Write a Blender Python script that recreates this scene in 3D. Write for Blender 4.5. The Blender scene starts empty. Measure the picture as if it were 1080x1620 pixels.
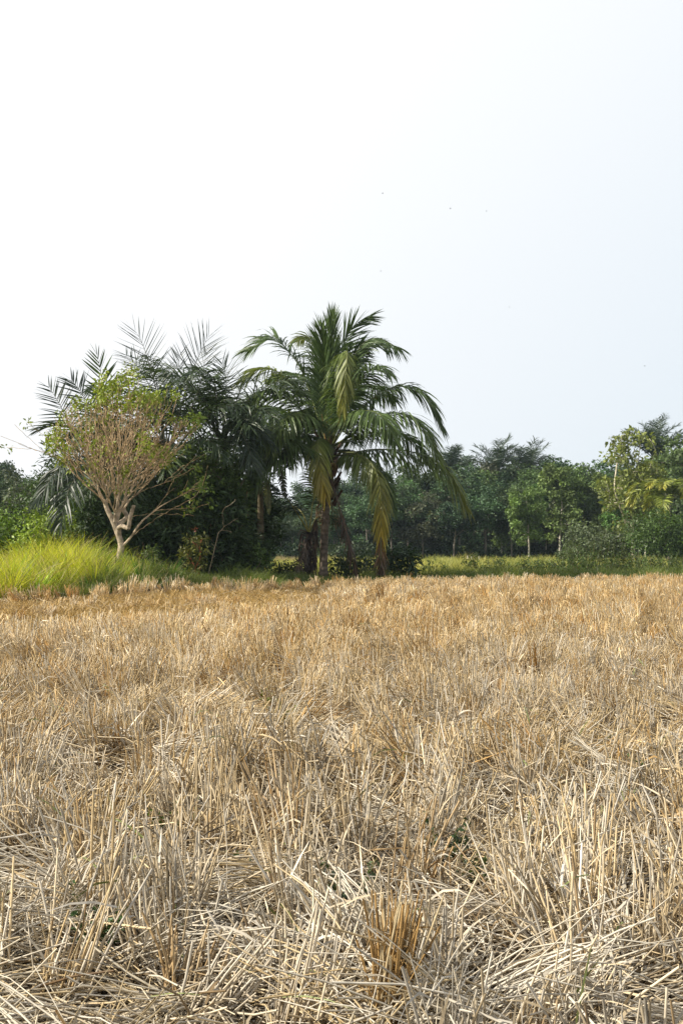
import bpy, math, random
import numpy as np

# ------------------------------------------------------------------ camera, sky, sun, exposure
scene = bpy.context.scene
COL = scene.collection
CAM_H = 1.15            # eye height over the field, metres
FPX = 2000.0            # focal length in pixels of the 1080 x 1620 photograph
PITCH = math.atan(56.0 / FPX)
SUN_AZ = -98.0          # degrees from the view direction, negative = to the left
SUN_EL = 39.0

cam_d = bpy.data.cameras.new("camera")
cam = bpy.data.objects.new("camera", cam_d)
COL.objects.link(cam)
cam.location = (0, 0, CAM_H)
cam.rotation_euler = (math.pi / 2 + PITCH, 0, 0)
cam_d.sensor_fit = 'VERTICAL'
cam_d.sensor_height = 36.0
cam_d.sensor_width = 24.0
cam_d.lens = FPX / 1620.0 * 36.0
cam_d.clip_start = 0.1
cam_d.clip_end = 3000.0
scene.camera = cam

world = bpy.data.worlds.new("World")
scene.world = world
world.use_nodes = True
wn, wl = world.node_tree.nodes, world.node_tree.links
wn.clear()
w_out = wn.new('ShaderNodeOutputWorld')
w_bg = wn.new('ShaderNodeBackground')
w_sky = wn.new('ShaderNodeTexSky')
w_sky.sky_type = 'NISHITA'
w_sky.sun_disc = False
w_sky.sun_elevation = math.radians(SUN_EL)
w_sky.sun_rotation = math.radians(SUN_AZ)
w_sky.air_density = 1.0
w_sky.dust_density = 6.0
w_sky.ozone_density = 1.0
w_bg.inputs['Strength'].default_value = 0.088
# a milky haze layer: the humid air whitens the sky, more so towards the sun and the horizon
w_geo = wn.new('ShaderNodeTexCoord')
w_dot = wn.new('ShaderNodeVectorMath'); w_dot.operation = 'DOT_PRODUCT'
_az, _el = math.radians(SUN_AZ), math.radians(SUN_EL)
SUN_DIR = (math.sin(_az) * math.cos(_el), math.cos(_az) * math.cos(_el), math.sin(_el))
w_dot.inputs[1].default_value = SUN_DIR
wl.new(w_geo.outputs['Generated'], w_dot.inputs[0])
w_rng = wn.new('ShaderNodeMapRange')
w_rng.inputs['From Min'].default_value = -0.25
w_rng.inputs['From Max'].default_value = 0.12
w_rng.inputs['To Min'].default_value = 0.92
w_rng.inputs['To Max'].default_value = 1.0
wl.new(w_dot.outputs['Value'], w_rng.inputs['Value'])
w_mix = wn.new('ShaderNodeMix'); w_mix.data_type = 'RGBA'
HAZE_SKY = (8.1, 8.2, 8.3, 1)
w_hz = wn.new('ShaderNodeMix'); w_hz.data_type = 'RGBA'      # the haze itself is bluer away from the sun
w_hz.inputs['A'].default_value = (6.95, 7.5, 8.0, 1); w_hz.inputs['B'].default_value = HAZE_SKY
w_r2 = wn.new('ShaderNodeMapRange'); w_r2.inputs['From Min'].default_value = -0.22; w_r2.inputs['From Max'].default_value = 0.10
wl.new(w_dot.outputs['Value'], w_r2.inputs['Value'])
wl.new(w_r2.outputs['Result'], w_hz.inputs['Factor'])
wl.new(w_hz.outputs['Result'], w_mix.inputs['B'])
w_sep = wn.new('ShaderNodeSeparateXYZ'); wl.new(w_geo.outputs['Generated'], w_sep.inputs[0])
w_up = wn.new('ShaderNodeMapRange')          # the haze thins towards the zenith
w_up.inputs['From Min'].default_value = 0.42; w_up.inputs['From Max'].default_value = 0.85
w_up.inputs['To Min'].default_value = 1.0; w_up.inputs['To Max'].default_value = 0.25
wl.new(w_sep.outputs['Z'], w_up.inputs['Value'])
w_mul = wn.new('ShaderNodeMath'); w_mul.operation = 'MULTIPLY'
wl.new(w_rng.outputs['Result'], w_mul.inputs[0]); wl.new(w_up.outputs['Result'], w_mul.inputs[1])
wl.new(w_mul.outputs['Value'], w_mix.inputs['Factor'])
wl.new(w_sky.outputs['Color'], w_mix.inputs['A'])
wl.new(w_mix.outputs['Result'], w_bg.inputs['Color'])
wl.new(w_bg.outputs['Background'], w_out.inputs['Surface'])

sun_d = bpy.data.lights.new("sun", 'SUN')
sun_d.energy = 5.0
sun_d.angle = math.radians(0.6)
sun_d.color = (1.0, 0.93, 0.80)
sun = bpy.data.objects.new("sun", sun_d)
COL.objects.link(sun)
from mathutils import Vector
sun.rotation_euler = Vector(SUN_DIR).to_track_quat('Z', 'Y').to_euler()
sun.location = (-30, 10, 40)

scene.view_settings.view_transform = 'Standard'
scene.view_settings.look = 'None'
scene.view_settings.exposure = 0.52
scene.view_settings.gamma = 1.0
scene.cycles.max_bounces = 6
scene.cycles.diffuse_bounces = 3
scene.cycles.glossy_bounces = 2
scene.cycles.transmission_bounces = 4
scene.cycles.use_denoising = True

rng = np.random.default_rng(7)

# ------------------------------------------------------------------ helpers
def at(px, py, Y):
    """point at depth Y (metres ahead) seen at pixel (px, py) of the photograph"""
    x = (px - 540.0) / FPX
    v = (810.0 - py) / FPX
    d = np.array([x, math.cos(PITCH) - v * math.sin(PITCH), math.sin(PITCH) + v * math.cos(PITCH)])
    return np.array([0, 0, CAM_H]) + d * (Y / d[1])

def nrm(a):
    return a / np.maximum(np.linalg.norm(a, axis=-1, keepdims=True), 1e-9)

def vnoise(x, y, scale, seed):
    """smooth value noise 0..1"""
    x = np.asarray(x, float) / scale + seed * 17.31; y = np.asarray(y, float) / scale + seed * 5.77
    xi, yi = np.floor(x).astype(np.int64), np.floor(y).astype(np.int64)
    fx, fy = x - xi, y - yi
    fx = fx * fx * (3 - 2 * fx); fy = fy * fy * (3 - 2 * fy)
    def h(a, b):
        n = (a * 374761393 + b * 668265263 + seed * 144665) & 0x7fffffff
        n = ((n ^ (n >> 13)) * 1274126177) & 0x7fffffff
        return ((n ^ (n >> 16)) & 0xffff) / 65535.0
    return (h(xi, yi) * (1 - fx) + h(xi + 1, yi) * fx) * (1 - fy) + (h(xi, yi + 1) * (1 - fx) + h(xi + 1, yi + 1) * fx) * fy

def sstep(a, b, x):
    t = np.clip((np.asarray(x, float) - a) / (b - a), 0, 1)
    return t * t * (3 - 2 * t)

def edge(x):
    """far edge of the stubble field as a function of x"""
    return np.interp(x, [-16, -7.4, -6.4, -5.2, -4.2, -2.4, 0, 10.5, 24], [22.0, 24.8, 26.2, 28.0, 29.8, 33.0, 35.8, 38.6, 41])

def ground_z(x, y):
    x = np.asarray(x, float); y = np.asarray(y, float)
    e = edge(x)
    z = 0.05 * (vnoise(x, y, 1.7, 3) - 0.5) + 0.04 * (vnoise(x, y, 0.45, 4) - 0.5)
    z = z * np.exp(-np.maximum(y - 60, 0) / 40)
    z = z + 0.50 * np.exp(-(((x + 7.0) / 3.0) ** 2 + ((y - 31.0) / 2.4) ** 2))
    z = z + (0.10 + 0.22 * vnoise(x, x * 0, 1.6, 6)) * np.exp(-((y - e - 2.4) / 1.4) ** 2) * sstep(-8, -4, x)
    z = z + 5.0 * sstep(112, 155, y)          # the woods climb a low rise
    return z

def dry_pat(x, y):
    fy = np.interp(x, [-9, -4, -1.7, 0.5, 2], [15.5, 17.0, 19.5, 24, 28]) + 2.6 * (vnoise(x, y, 1.3, 75) - 0.5)
    p = sstep(-0.6, 0.9, y - fy) * sstep(0.7, 1.6, edge(x) - y) * sstep(0.6, -1.6, x) * sstep(0.16, 0.42, vnoise(x, y, 0.7, 74) + 0.12)
    for cx, cy, rx, ry in ((3.1, 21.5, 1.3, 2.0), (4.9, 20.0, 0.7, 1.4), (0.7, 22.5, 0.9, 1.6), (6.9, 24.0, 0.8, 1.6)):
        p = p + sstep(1.0, 0.5, np.sqrt(((x - cx) / rx) ** 2 + ((y - cy) / ry) ** 2) + 0.5 * (vnoise(x, y, 0.6, 73) - 0.5)) * 0.85
    return np.clip(p, 0, 1)

class MB:
    """collects vertices and faces (numpy) and links them as one mesh object"""
    def __init__(self):
        self.v, self.c, self.q, self.t, self.n = [], [], [], [], 0
    def add(self, v, quads=None, tris=None, col=(0.5, 0.5, 0.5)):
        v = np.asarray(v, float).reshape(-1, 3)
        c = np.broadcast_to(np.asarray(col, float), (len(v), 3)) if np.ndim(col) == 1 else np.asarray(col, float).reshape(-1, 3)
        if quads is not None and len(quads): self.q.append(np.asarray(quads).reshape(-1, 4) + self.n)
        if tris is not None and len(tris): self.t.append(np.asarray(tris).reshape(-1, 3) + self.n)
        self.v.append(v); self.c.append(c); self.n += len(v)
    def tubes(self, P, R, col, sides=4, cap=False):
        """P (N,K,3) polylines, R (N,K) radii, col (N,3) or (N,K,3)"""
        P = np.asarray(P, float); N, K, _ = P.shape
        R = np.broadcast_to(np.asarray(R, float), (N, K))
        T = nrm(np.gradient(P, axis=1))
        ref = np.where(np.abs(T[..., 2:3]) > 0.9, np.array([1.0, 0, 0]), np.array([0, 0, 1.0]))
        ref = np.broadcast_to(np.where(np.abs(nrm(P[:, -1] - P[:, 0])[:, None, 2:3]) > 0.75, np.array([1.0, 0.13, 0]), np.array([0, 0.1, 1.0])), T.shape)
        U = nrm(np.cross(T, ref)); V = np.cross(T, U)
        a = np.arange(sides) * 2 * math.pi / sides
        ring = U[:, :, None, :] * np.cos(a)[None, None, :, None] + V[:, :, None, :] * np.sin(a)[None, None, :, None]
        v = P[:, :, None, :] + ring * R[:, :, None, None]
        base = (np.arange(N) * K * sides)[:, None, None]
        k = np.arange(K - 1)[None, :, None]; s = np.arange(sides)[None, None, :]; s2 = (s + 1) % sides
        q = np.stack([base + k * sides + s + 0 * s2, base + k * sides + s2, base + (k + 1) * sides + s2, base + (k + 1) * sides + s], -1)
        col = np.asarray(col, float)
        if col.ndim == 1: col = np.broadcast_to(col, (N, 3))
        if col.ndim == 2: col = np.broadcast_to(col[:, None, :], (N, K, 3))
        c = np.broadcast_to(col[:, :, None, :], (N, K, sides, 3))
        tris = None
        self.add(v.reshape(-1, 3), q.reshape(-1, 4), None, c.reshape(-1, 3))
    def ribbons(self, P, W, S, col):
        """P (N,K,3), W (N,K) half widths, S (N,3) or (N,K,3) side directions"""
        P = np.asarray(P, float); N, K, _ = P.shape
        W = np.broadcast_to(np.asarray(W, float), (N, K))
        S = np.asarray(S, float)
        if S.ndim == 2: S = np.broadcast_to(S[:, None, :], P.shape)
        v = np.stack([P - S * W[..., None], P + S * W[..., None]], 2)
        base = (np.arange(N) * K * 2)[:, None]
        k = np.arange(K - 1)[None, :]
        q = np.stack([base + k * 2, base + k * 2 + 1, base + k * 2 + 3, base + k * 2 + 2], -1)
        col = np.asarray(col, float)
        if col.ndim == 1: col = np.broadcast_to(col, (N, 3))
        if col.ndim == 2: col = np.broadcast_to(col[:, None, :], (N, K, 3))
        c = np.broadcast_to(col[:, :, None, :], (N, K, 2, 3))
        self.add(v.reshape(-1, 3), q.reshape(-1, 4), None, c.reshape(-1, 3))
    def leaves(self, P, D, Nn, L, W, col, fold=0.18):
        """kite shaped leaves: base P, direction D, normal Nn, length L, width W"""
        N = len(P); D = nrm(D); S = nrm(np.cross(D, Nn)); Nn = np.cross(S, D)
        L = np.broadcast_to(np.asarray(L, float), (N,))[:, None]; W = np.broadcast_to(np.asarray(W, float), (N,))[:, None]
        m = P + D * L * 0.45
        v = np.stack([P, m + S * W * 0.5 + Nn * W * fold, P + D * L - Nn * L * 0.12, m - S * W * 0.5 + Nn * W * fold], 1)
        q = np.arange(N * 4).reshape(N, 4)
        col = np.asarray(col, float)
        if col.ndim == 1: col = np.broadcast_to(col, (N, 3))
        self.add(v.reshape(-1, 3), q, None, np.repeat(col, 4, axis=0))
    def arrays(self):
        return np.concatenate(self.v), np.concatenate(self.c)
    def mesh(self, name, origin=(0, 0, 0), smooth=False):
        v = np.concatenate(self.v) - np.asarray(origin, float); c = np.concatenate(self.c)
        q = np.concatenate(self.q) if self.q else np.zeros((0, 4), int)
        t = np.concatenate(self.t) if self.t else np.zeros((0, 3), int)
        me = bpy.data.meshes.new(name)
        me.vertices.add(len(v)); me.vertices.foreach_set('co', v.astype(np.float32).ravel())
        nl = len(q) * 4 + len(t) * 3
        me.loops.add(nl)
        me.loops.foreach_set('vertex_index', np.concatenate([q.ravel(), t.ravel()]).astype(np.int32))
        me.polygons.add(len(q) + len(t))
        st = np.concatenate([np.arange(len(q)) * 4, len(q) * 4 + np.arange(len(t)) * 3]).astype(np.int32)
        me.polygons.foreach_set('loop_start', st)
        if smooth: me.polygons.foreach_set('use_smooth', np.ones(len(st), dtype=bool))
        at_ = me.attributes.new('Col', 'FLOAT_COLOR', 'POINT')
        at_.data.foreach_set('color', np.concatenate([np.clip(c, 0, 1), np.ones((len(c), 1))], 1).astype(np.float32).ravel())
        me.update(calc_edges=True)
        return me
    def build(self, name, m, parent=None, smooth=False, loc=None):
        org = parent.location if parent is not None else (loc if loc is not None else (0, 0, 0))
        me = self.mesh(name, org, smooth)
        me.materials.append(m)
        o = bpy.data.objects.new(name, me)
        COL.objects.link(o)
        if parent is not None: o.parent = parent
        elif loc is not None: o.location = loc
        return o

def thing(name, label, cat, loc, group=None):
    o = bpy.data.objects.new(name, None)
    o.empty_display_size = 0.3
    COL.objects.link(o)
    o.location = loc; o['label'] = label; o['category'] = cat
    if group: o['group'] = group
    return o

def tag(o, label=None, cat=None, group=None, kind=None):
    if label: o['label'] = label
    if cat: o['category'] = cat
    if group: o['group'] = group
    if kind: o['kind'] = kind
    return o

def dup(root, loc, rz, sc, label, group=None):
    r = root.copy(); COL.objects.link(r)
    r.location = loc; r.rotation_euler = (0, 0, rz); r.scale = (sc, sc, sc) if np.isscalar(sc) else sc
    r['label'] = label
    if group: r['group'] = group
    for ch in root.children:
        c = ch.copy(); COL.objects.link(c); c.parent = r
        for g in ch.children:
            d = g.copy(); COL.objects.link(d); d.parent = c
    return r

# ------------------------------------------------------------------ materials
def attr_mat(name, rough=0.6, spec=0.3, transl=0.0, var=0.25, nscale=6.0, obj_var=0.0, bump=0.0, bscale=40.0, tcol=(1.0, 1.0, 0.45)):
    m = bpy.data.materials.new(name); m.use_nodes = True
    n, l = m.node_tree.nodes, m.node_tree.links
    n.clear()
    out = n.new('ShaderNodeOutputMaterial')
    a = n.new('ShaderNodeAttribute'); a.attribute_name = 'Col'
    tc = n.new('ShaderNodeTexCoord')
    no = n.new('ShaderNodeTexNoise'); no.inputs['Scale'].default_value = nscale; no.inputs['Detail'].default_value = 3
    l.new(tc.outputs['Object'], no.inputs['Vector'])
    mr = n.new('ShaderNodeMapRange')
    mr.inputs['From Min'].default_value = 0.3; mr.inputs['From Max'].default_value = 0.7
    mr.inputs['To Min'].default_value = 1 - var; mr.inputs['To Max'].default_value = 1 + var
    l.new(no.outputs['Fac'], mr.inputs['Value'])
    hsv = n.new('ShaderNodeHueSaturation')
    l.new(a.outputs['Color'], hsv.inputs['Color']); l.new(mr.outputs['Result'], hsv.inputs['Value'])
    if obj_var > 0:
        oi = n.new('ShaderNodeObjectInfo')
        m2 = n.new('ShaderNodeMapRange'); m2.inputs['To Min'].default_value = 0.5 - obj_var; m2.inputs['To Max'].default_value = 0.5 + obj_var
        l.new(oi.outputs['Random'], m2.inputs['Value']); l.new(m2.outputs['Result'], hsv.inputs['Hue'])
    p = n.new('ShaderNodeBsdfPrincipled')
    p.inputs['Roughness'].default_value = rough
    p.inputs['Specular IOR Level'].default_value = spec
    l.new(hsv.outputs['Color'], p.inputs['Base Color'])
    if bump > 0:
        bn = n.new('ShaderNodeTexNoise'); bn.inputs['Scale'].default_value = bscale; bn.inputs['Detail'].default_value = 5
        l.new(tc.outputs['Object'], bn.inputs['Vector'])
        bp = n.new('ShaderNodeBump'); bp.inputs['Strength'].default_value = bump; bp.inputs['Distance'].default_value = 0.03
        l.new(bn.outputs['Fac'], bp.inputs['Height']); l.new(bp.outputs['Normal'], p.inputs['Normal'])
    if transl > 0:
        t = n.new('ShaderNodeBsdfTranslucent')
        mc = n.new('ShaderNodeMix'); mc.data_type = 'RGBA'; mc.blend_type = 'MULTIPLY'; mc.inputs['Factor'].default_value = 1
        mc.inputs['B'].default_value = (*tcol, 1)
        l.new(hsv.outputs['Color'], mc.inputs['A'])
        l.new(mc.outputs['Result'], t.inputs['Color'])
        mx = n.new('ShaderNodeMixShader'); mx.inputs['Fac'].default_value = transl
        l.new(p.outputs['BSDF'], mx.inputs[1]); l.new(t.outputs['BSDF'], mx.inputs[2])
        l.new(mx.outputs['Shader'], out.inputs['Surface'])
    else:
        l.new(p.outputs['BSDF'], out.inputs['Surface'])
    return m

M_STRAW = attr_mat('dry_straw', 0.55, 0.35, 0.0, 0.22, 30.0)
M_GRASS = attr_mat('grass_blades', 0.5, 0.3, 0.40, 0.25, 1.5)
M_PALM = attr_mat('palm_leaf', 0.44, 0.38, 0.25, 0.2, 3.0)
M_LEAF = attr_mat('tree_leaf', 0.5, 0.35, 0.28, 0.25, 1.2)
M_FOREST = attr_mat('forest_leaf', 0.55, 0.25, 0.22, 0.35, 0.35, obj_var=0.03)
M_BARK = attr_mat('bark', 0.85, 0.15, 0.0, 0.5, 7.0, bump=0.6, bscale=22.0)
M_TWIG = attr_mat('twig_bark', 0.8, 0.2, 0.0, 0.3, 4.0)
M_WOOD = attr_mat('weathered_wood', 0.85, 0.15, 0.0, 0.3, 10.0)
M_BIRD = attr_mat('bird_feathers', 0.7, 0.2, 0.0, 0.2, 40.0)

def ground_mat():
    m = bpy.data.materials.new('field_soil'); m.use_nodes = True
    n, l = m.node_tree.nodes, m.node_tree.links
    p = n['Principled BSDF']; p.inputs['Roughness'].default_value = 0.95; p.inputs['Specular IOR Level'].default_value = 0.1
    a = n.new('ShaderNodeAttribute'); a.attribute_name = 'Col'
    tc = n.new('ShaderNodeTexCoord')
    n1 = n.new('ShaderNodeTexNoise'); n1.inputs['Scale'].default_value = 14; n1.inputs['Detail'].default_value = 8
    l.new(tc.outputs['Object'], n1.inputs['Vector'])
    mr = n.new('ShaderNodeMapRange'); mr.inputs['From Min'].default_value = 0.3; mr.inputs['From Max'].default_value = 0.7
    mr.inputs['To Min'].default_value = 0.55; mr.inputs['To Max'].default_value = 1.45
    l.new(n1.outputs['Fac'], mr.inputs['Value'])
    h = n.new('ShaderNodeHueSaturation'); l.new(a.outputs['Color'], h.inputs['Color']); l.new(mr.outputs['Result'], h.inputs['Value'])
    l.new(h.outputs['Color'], p.inputs['Base Color'])
    b = n.new('ShaderNodeBump'); b.inputs['Strength'].default_value = 0.8; b.inputs['Distance'].default_value = 0.02
    l.new(n1.outputs['Fac'], b.inputs['Height']); l.new(b.outputs['Normal'], p.inputs['Normal'])
    return m
M_SOIL = ground_mat()

# ------------------------------------------------------------------ ground
def build_ground():
    ys = np.concatenate([np.linspace(-40, 0, 12)[:-1], np.arange(0, 48, 0.25), np.arange(48, 140, 2.0), np.geomspace(140, 330, 12)])
    xs = np.concatenate([-np.geomspace(240, 31, 12), np.arange(-30, 30.01, 0.3), np.geomspace(31, 240, 12)])
    X, Yg = np.meshgrid(xs, ys)
    Z = ground_z(X, Yg)
    nx, ny = len(xs), len(ys)
    i = np.arange(nx - 1)[None, :]; j = np.arange(ny - 1)[:, None]
    q = np.stack([j * nx + i, j * nx + i + 1, (j + 1) * nx + i + 1, (j + 1) * nx + i], -1).reshape(-1, 4)
    soil = np.array([0.06, 0.045, 0.03]); green = np.array([0.06, 0.085, 0.022]); far = np.array([0.14, 0.16, 0.035])
    g = sstep(0.0, 1.0, Yg - edge(X))[..., None]
    f = sstep(46, 56, Yg)[..., None]
    woods = sstep(100, 106, Yg)[..., None]
    c = soil * (1 - g) + g * (green * (1 - f) + far * f)
    c = c * (1 - woods) + woods * np.array([0.05, 0.05, 0.03])
    mb = MB(); mb.add(np.stack([X, Yg, Z], -1).reshape(-1, 3), q, None, c.reshape(-1, 3))
    o = mb.build('ground', M_SOIL, smooth=True)
    tag(o, kind='structure')
build_ground()

# ------------------------------------------------------------------ rice stubble and loose straw
STRAW = np.array([[0.56, 0.43, 0.24], [0.60, 0.49, 0.32], [0.48, 0.35, 0.17], [0.50, 0.44, 0.34], [0.42, 0.26, 0.09], [0.28, 0.18, 0.075], [0.62, 0.56, 0.46]])

def straw_col(n, x, y):
    warm = sstep(0.35, 0.75, vnoise(x, y, 1.1, 11)) * 0.6 + sstep(5, 16, y) * 0.5
    w = np.stack([1.0 + 0 * x, 0.9 - 0.3 * warm, 0.5 + 0.9 * warm, 1.1 * (1.05 - warm), 0.10 + 0.42 * warm, 0.16 + 0 * x, 0.55 * (1.1 - warm)], -1)
    w = np.maximum(w * np.array([1, 1, 1, 1, 0.7, 0.8, 1.0]), 0.01); w = w / w.sum(-1, keepdims=True)
    k = (rng.random((n, 1)) > np.cumsum(w, -1)).sum(-1).clip(0, 6)
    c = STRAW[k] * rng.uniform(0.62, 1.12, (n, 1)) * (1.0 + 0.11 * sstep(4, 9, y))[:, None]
    near = (1 - sstep(3.4, 6.5, y))[:, None] * (0.35 + 0.65 * sstep(0.35, 0.65, vnoise(x, y, 0.8, 13)))[:, None]
    lum = c.mean(-1, keepdims=True)
    c = c * (1 - 0.36 * near) + 0.36 * near * lum * np.array([1.13, 1.06, 0.92])
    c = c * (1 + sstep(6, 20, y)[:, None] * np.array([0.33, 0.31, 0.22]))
    return c

def in_view(x, y, m=1.0):
    return (np.abs(x) < 0.285 * y + 0.9 + m) & (y < edge(x))

def hollow(x, y):
    return sstep(0.66, 0.80, vnoise(x, y, 0.55, 14)) * (1 - sstep(7, 12, y))

def flat_amt(x, y):
    f = sstep(0.44, 0.68, 0.65 * vnoise(x, y, 0.95, 21) + 0.35 * vnoise(x, y, 0.4, 22))
    return f * (1 - 0.65 * sstep(6, 13, y)) 

WEED_AT = [(150, 1560, 3.5), (705, 1405, 4.4), (985, 1290, 5.7), (262, 1385, 4.9), (448, 1195, 7.6), (548, 1500, 3.9), (405, 1440, 4.2), (755, 1450, 4.1)]
WEED_XY = [at(*w)[:2] for w in WEED_AT]
def weed_gap(X, Y, r=0.13):
    k = np.zeros(len(X), bool)
    for wx, wy in WEED_XY:
        k |= (np.hypot(X - wx, Y - wy) < r) | ((np.abs(X - wx * Y / wy) < r * 0.7) & (Y < wy) & (Y > wy - 0.35))
    return k

def field():
    st, lit = MB(), MB()
    # ---- standing stubble, hill by hill
    for (y0, y1, sp, per, K, sides) in ((1.7, 7.5, 0.245, 34, 4, 4), (7.5, 15.0, 0.24, 28, 3, 3), (15.0, 41.0, 0.275, 20, 2, 3)):
        xs = np.arange(-0.285 * y1 - 2.2, 0.285 * y1 + 2.2, sp); ys = np.arange(y0, y1, sp)
        X, Y = np.meshgrid(xs, ys); X = X.ravel() + rng.normal(0, sp * 0.24, X.size); Y = Y.ravel() + rng.normal(0, sp * 0.24, X.size)
        k = in_view(X, Y); X, Y = X[k], Y[k]
        bare = (vnoise(X, Y, 0.6, 31) > 0.93) | (rng.random(len(X)) < 0.8 * hollow(X, Y)) | (rng.random(len(X)) < 0.9 * dry_pat(X, Y))
        X, Y = X[~bare], Y[~bare]
        nt = (np.hypot(X - 0.09, (Y - 2.85)) > 0.11) & ~((np.abs(X - 0.09 * Y / 2.85) < 0.11) & (Y < 2.85))
        nt &= ~weed_gap(X, Y)
        X, Y = X[nt], Y[nt]
        nh = len(X)
        cnt = rng.integers(int(per * 0.6), int(per * 1.4), nh)
        hid = np.repeat(np.arange(nh), cnt); n = len(hid)
        hh = (0.27 + 0.14 * vnoise(X, Y, 0.8, 41)) * rng.uniform(0.68, 1.22, nh) * (1 - 0.72 * dry_pat(X, Y))
        la = 2 * math.pi * vnoise(X, Y, 1.4, 51) * 2
        fl = flat_amt(X, Y)
        lean = rng.normal(0, 0.21, (nh, 2)) + 0.12 * np.stack([np.cos(la), np.sin(la)], -1) + (fl * rng.uniform(0.7, 1.6, nh))[:, None] * np.stack([np.cos(la), np.sin(la)], -1)
        oa = rng.uniform(0, 2 * math.pi, n); orr = np.sqrt(rng.random(n)) * 0.062
        off = np.stack([np.cos(oa), np.sin(oa)], -1) * orr[:, None]
        bx = X[hid] + off[:, 0]; by = Y[hid] + off[:, 1]
        tl = lean[hid] + off * 2.0 + rng.normal(0, 0.085, (n, 2)) * np.where(rng.random((n, 1)) < 0.15, 3.0, 1.0)
        d = nrm(np.concatenate([tl, np.ones((n, 1))], -1))
        h = hh[hid] * rng.uniform(0.6, 1.12, n)
        base = np.stack([bx, by, ground_z(bx, by) - 0.01], -1)
        u = np.linspace(0, 1, K)
        bend = np.concatenate([rng.normal(0, 0.10, (n, 2)), np.zeros((n, 1))], -1)
        P = base[:, None] + d[:, None] * (h[:, None] * u)[..., None] + bend[:, None] * (h[:, None] * u ** 2)[..., None]
        P[..., 2] -= (np.linalg.norm(tl, axis=1)[:, None] * 0.10 * h[:, None] * u ** 2)
        if K >= 4:   # some stems are snapped over
            br = rng.random(n) < 0.16
            a = rng.uniform(0, 2 * math.pi, n); ln = h * rng.uniform(0.25, 0.6, n)
            tip = P[:, 2] + np.stack([np.cos(a) * ln, np.sin(a) * ln, -ln * rng.uniform(-0.2, 0.7, n)], -1)
            P[br, 3] = tip[br]
        rad = rng.uniform(0.0015, 0.0041, n) * (1.0 + 0.045 * np.maximum(by - 8, 0))
        R = rad[:, None] * np.linspace(1.15, 0.8, K)
        c = straw_col(n, bx, by) * rng.uniform(0.66, 1.22, nh)[hid][:, None]
        # whole hills differ: some are orange-brown, some bleached
        ht = rng.random(nh)[hid][:, None]
        c = np.where(ht < 0.11, c * np.array([0.80, 0.66, 0.46]), np.where(ht > 0.86, c * 0.6 + 0.4 * np.array([0.56, 0.50, 0.40]), c))
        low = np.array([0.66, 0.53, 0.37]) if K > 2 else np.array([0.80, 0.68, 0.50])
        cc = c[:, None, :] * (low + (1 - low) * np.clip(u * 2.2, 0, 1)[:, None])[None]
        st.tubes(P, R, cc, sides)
        # ---- shrivelled leaf blades on the stems
        frac = 1.0 if K == 4 else (0.55 if K == 3 else 0.30)
        s = np.where(rng.random(n) < frac)[0]; m = len(s)
        t0 = rng.uniform(0.15, 0.85, m)
        b0 = base[s] + d[s] * (h[s] * t0)[:, None]
        a = rng.uniform(0, 2 * math.pi, m); L = rng.uniform(0.06, 0.22, m)
        dir0 = nrm(d[s] * rng.uniform(0.2, 1.2, (m, 1)) + np.stack([np.cos(a), np.sin(a), 0 * a], -1) * rng.uniform(0.2, 0.9, (m, 1)))
        Kr = 4 if K == 4 else 3
        uu = np.linspace(0, 1, Kr)
        PR = b0[:, None] + dir0[:, None] * (L[:, None] * uu)[..., None]
        PR[..., 2] -= L[:, None] * rng.uniform(0.1, 1.0, (m, 1)) * uu ** 2
        PR[..., 2] = np.maximum(PR[..., 2], 0.004)
        side = nrm(np.cross(dir0, rng.normal(0, 1, (m, 3))))
        wd = rng.uniform(0.0015, 0.0042, m)[:, None] * (np.array([0.7, 1, 0.8, 0.15]) if Kr == 4 else np.array([0.8, 1.0, 0.2])) * (1.0 + 0.05 * np.maximum(b0[:, 1] - 8, 0))[:, None]
        st.ribbons(PR, wd, side, np.where(rng.random((m, 1)) < 0.035, np.array([0.17, 0.20, 0.06]), straw_col(m, b0[:, 0], b0[:, 1]) * rng.uniform(0.7, 1.1, (m, 1))))
    o = st.build('rice_stubble', M_STRAW)
    tag(o, 'cut rice stubble standing in rows of dry tan tufts across the field', 'stubble', kind='stuff')
    # ---- loose straw lying between the hills
    for (y0, y1, dens, K, sides) in ((1.6, 5.0, 1900, 4, 4), (5.0, 9.0, 1200, 3, 3), (9.0, 18.0, 260, 2, 3), (18.0, 40.0, 60, 2, 3)):
        A = (0.285 * (y0 + y1) + 4.0) * (y1 - y0)
        n = int(A * dens)
        y = rng.uniform(y0, y1, n); x = rng.uniform(-1, 1, n) * (0.285 * y + 1.9)
        fl = flat_amt(x, y)
        k = in_view(x, y) & (rng.random(n) < (0.5 + 0.5 * fl) * (1 - 0.7 * hollow(x, y))); x, y, fl = x[k], y[k], fl[k]; n = len(x)
        a = 2 * math.pi * vnoise(x, y, 0.7, 61) * 1.5 + rng.normal(0, 0.75, n)
        el = np.abs(rng.normal(0.06, 0.20, n))
        L = rng.uniform(0.06, 0.44, n)
        z = ground_z(x, y) + rng.uniform(0.0, 0.075, n) + 0.05 * fl * rng.random(n)
        d = np.stack([np.cos(a) * np.cos(el), np.sin(a) * np.cos(el), np.sin(el)], -1)
        u = np.linspace(0, 1, K)
        P = np.stack([x, y, z], -1)[:, None] + d[:, None] * (L[:, None] * u)[..., None]
        P += (rng.normal(0, 0.06, (n, 3)) * L[:, None])[:, None] * (u * (1 - u) * 4)[None, :, None]
        P[..., 2] = np.maximum(P[..., 2], ground_z(P[..., 0], P[..., 1]) + 0.002)
        R = rng.uniform(0.0011, 0.0033, n)[:, None] * np.linspace(1.1, 0.85, K)
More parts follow.
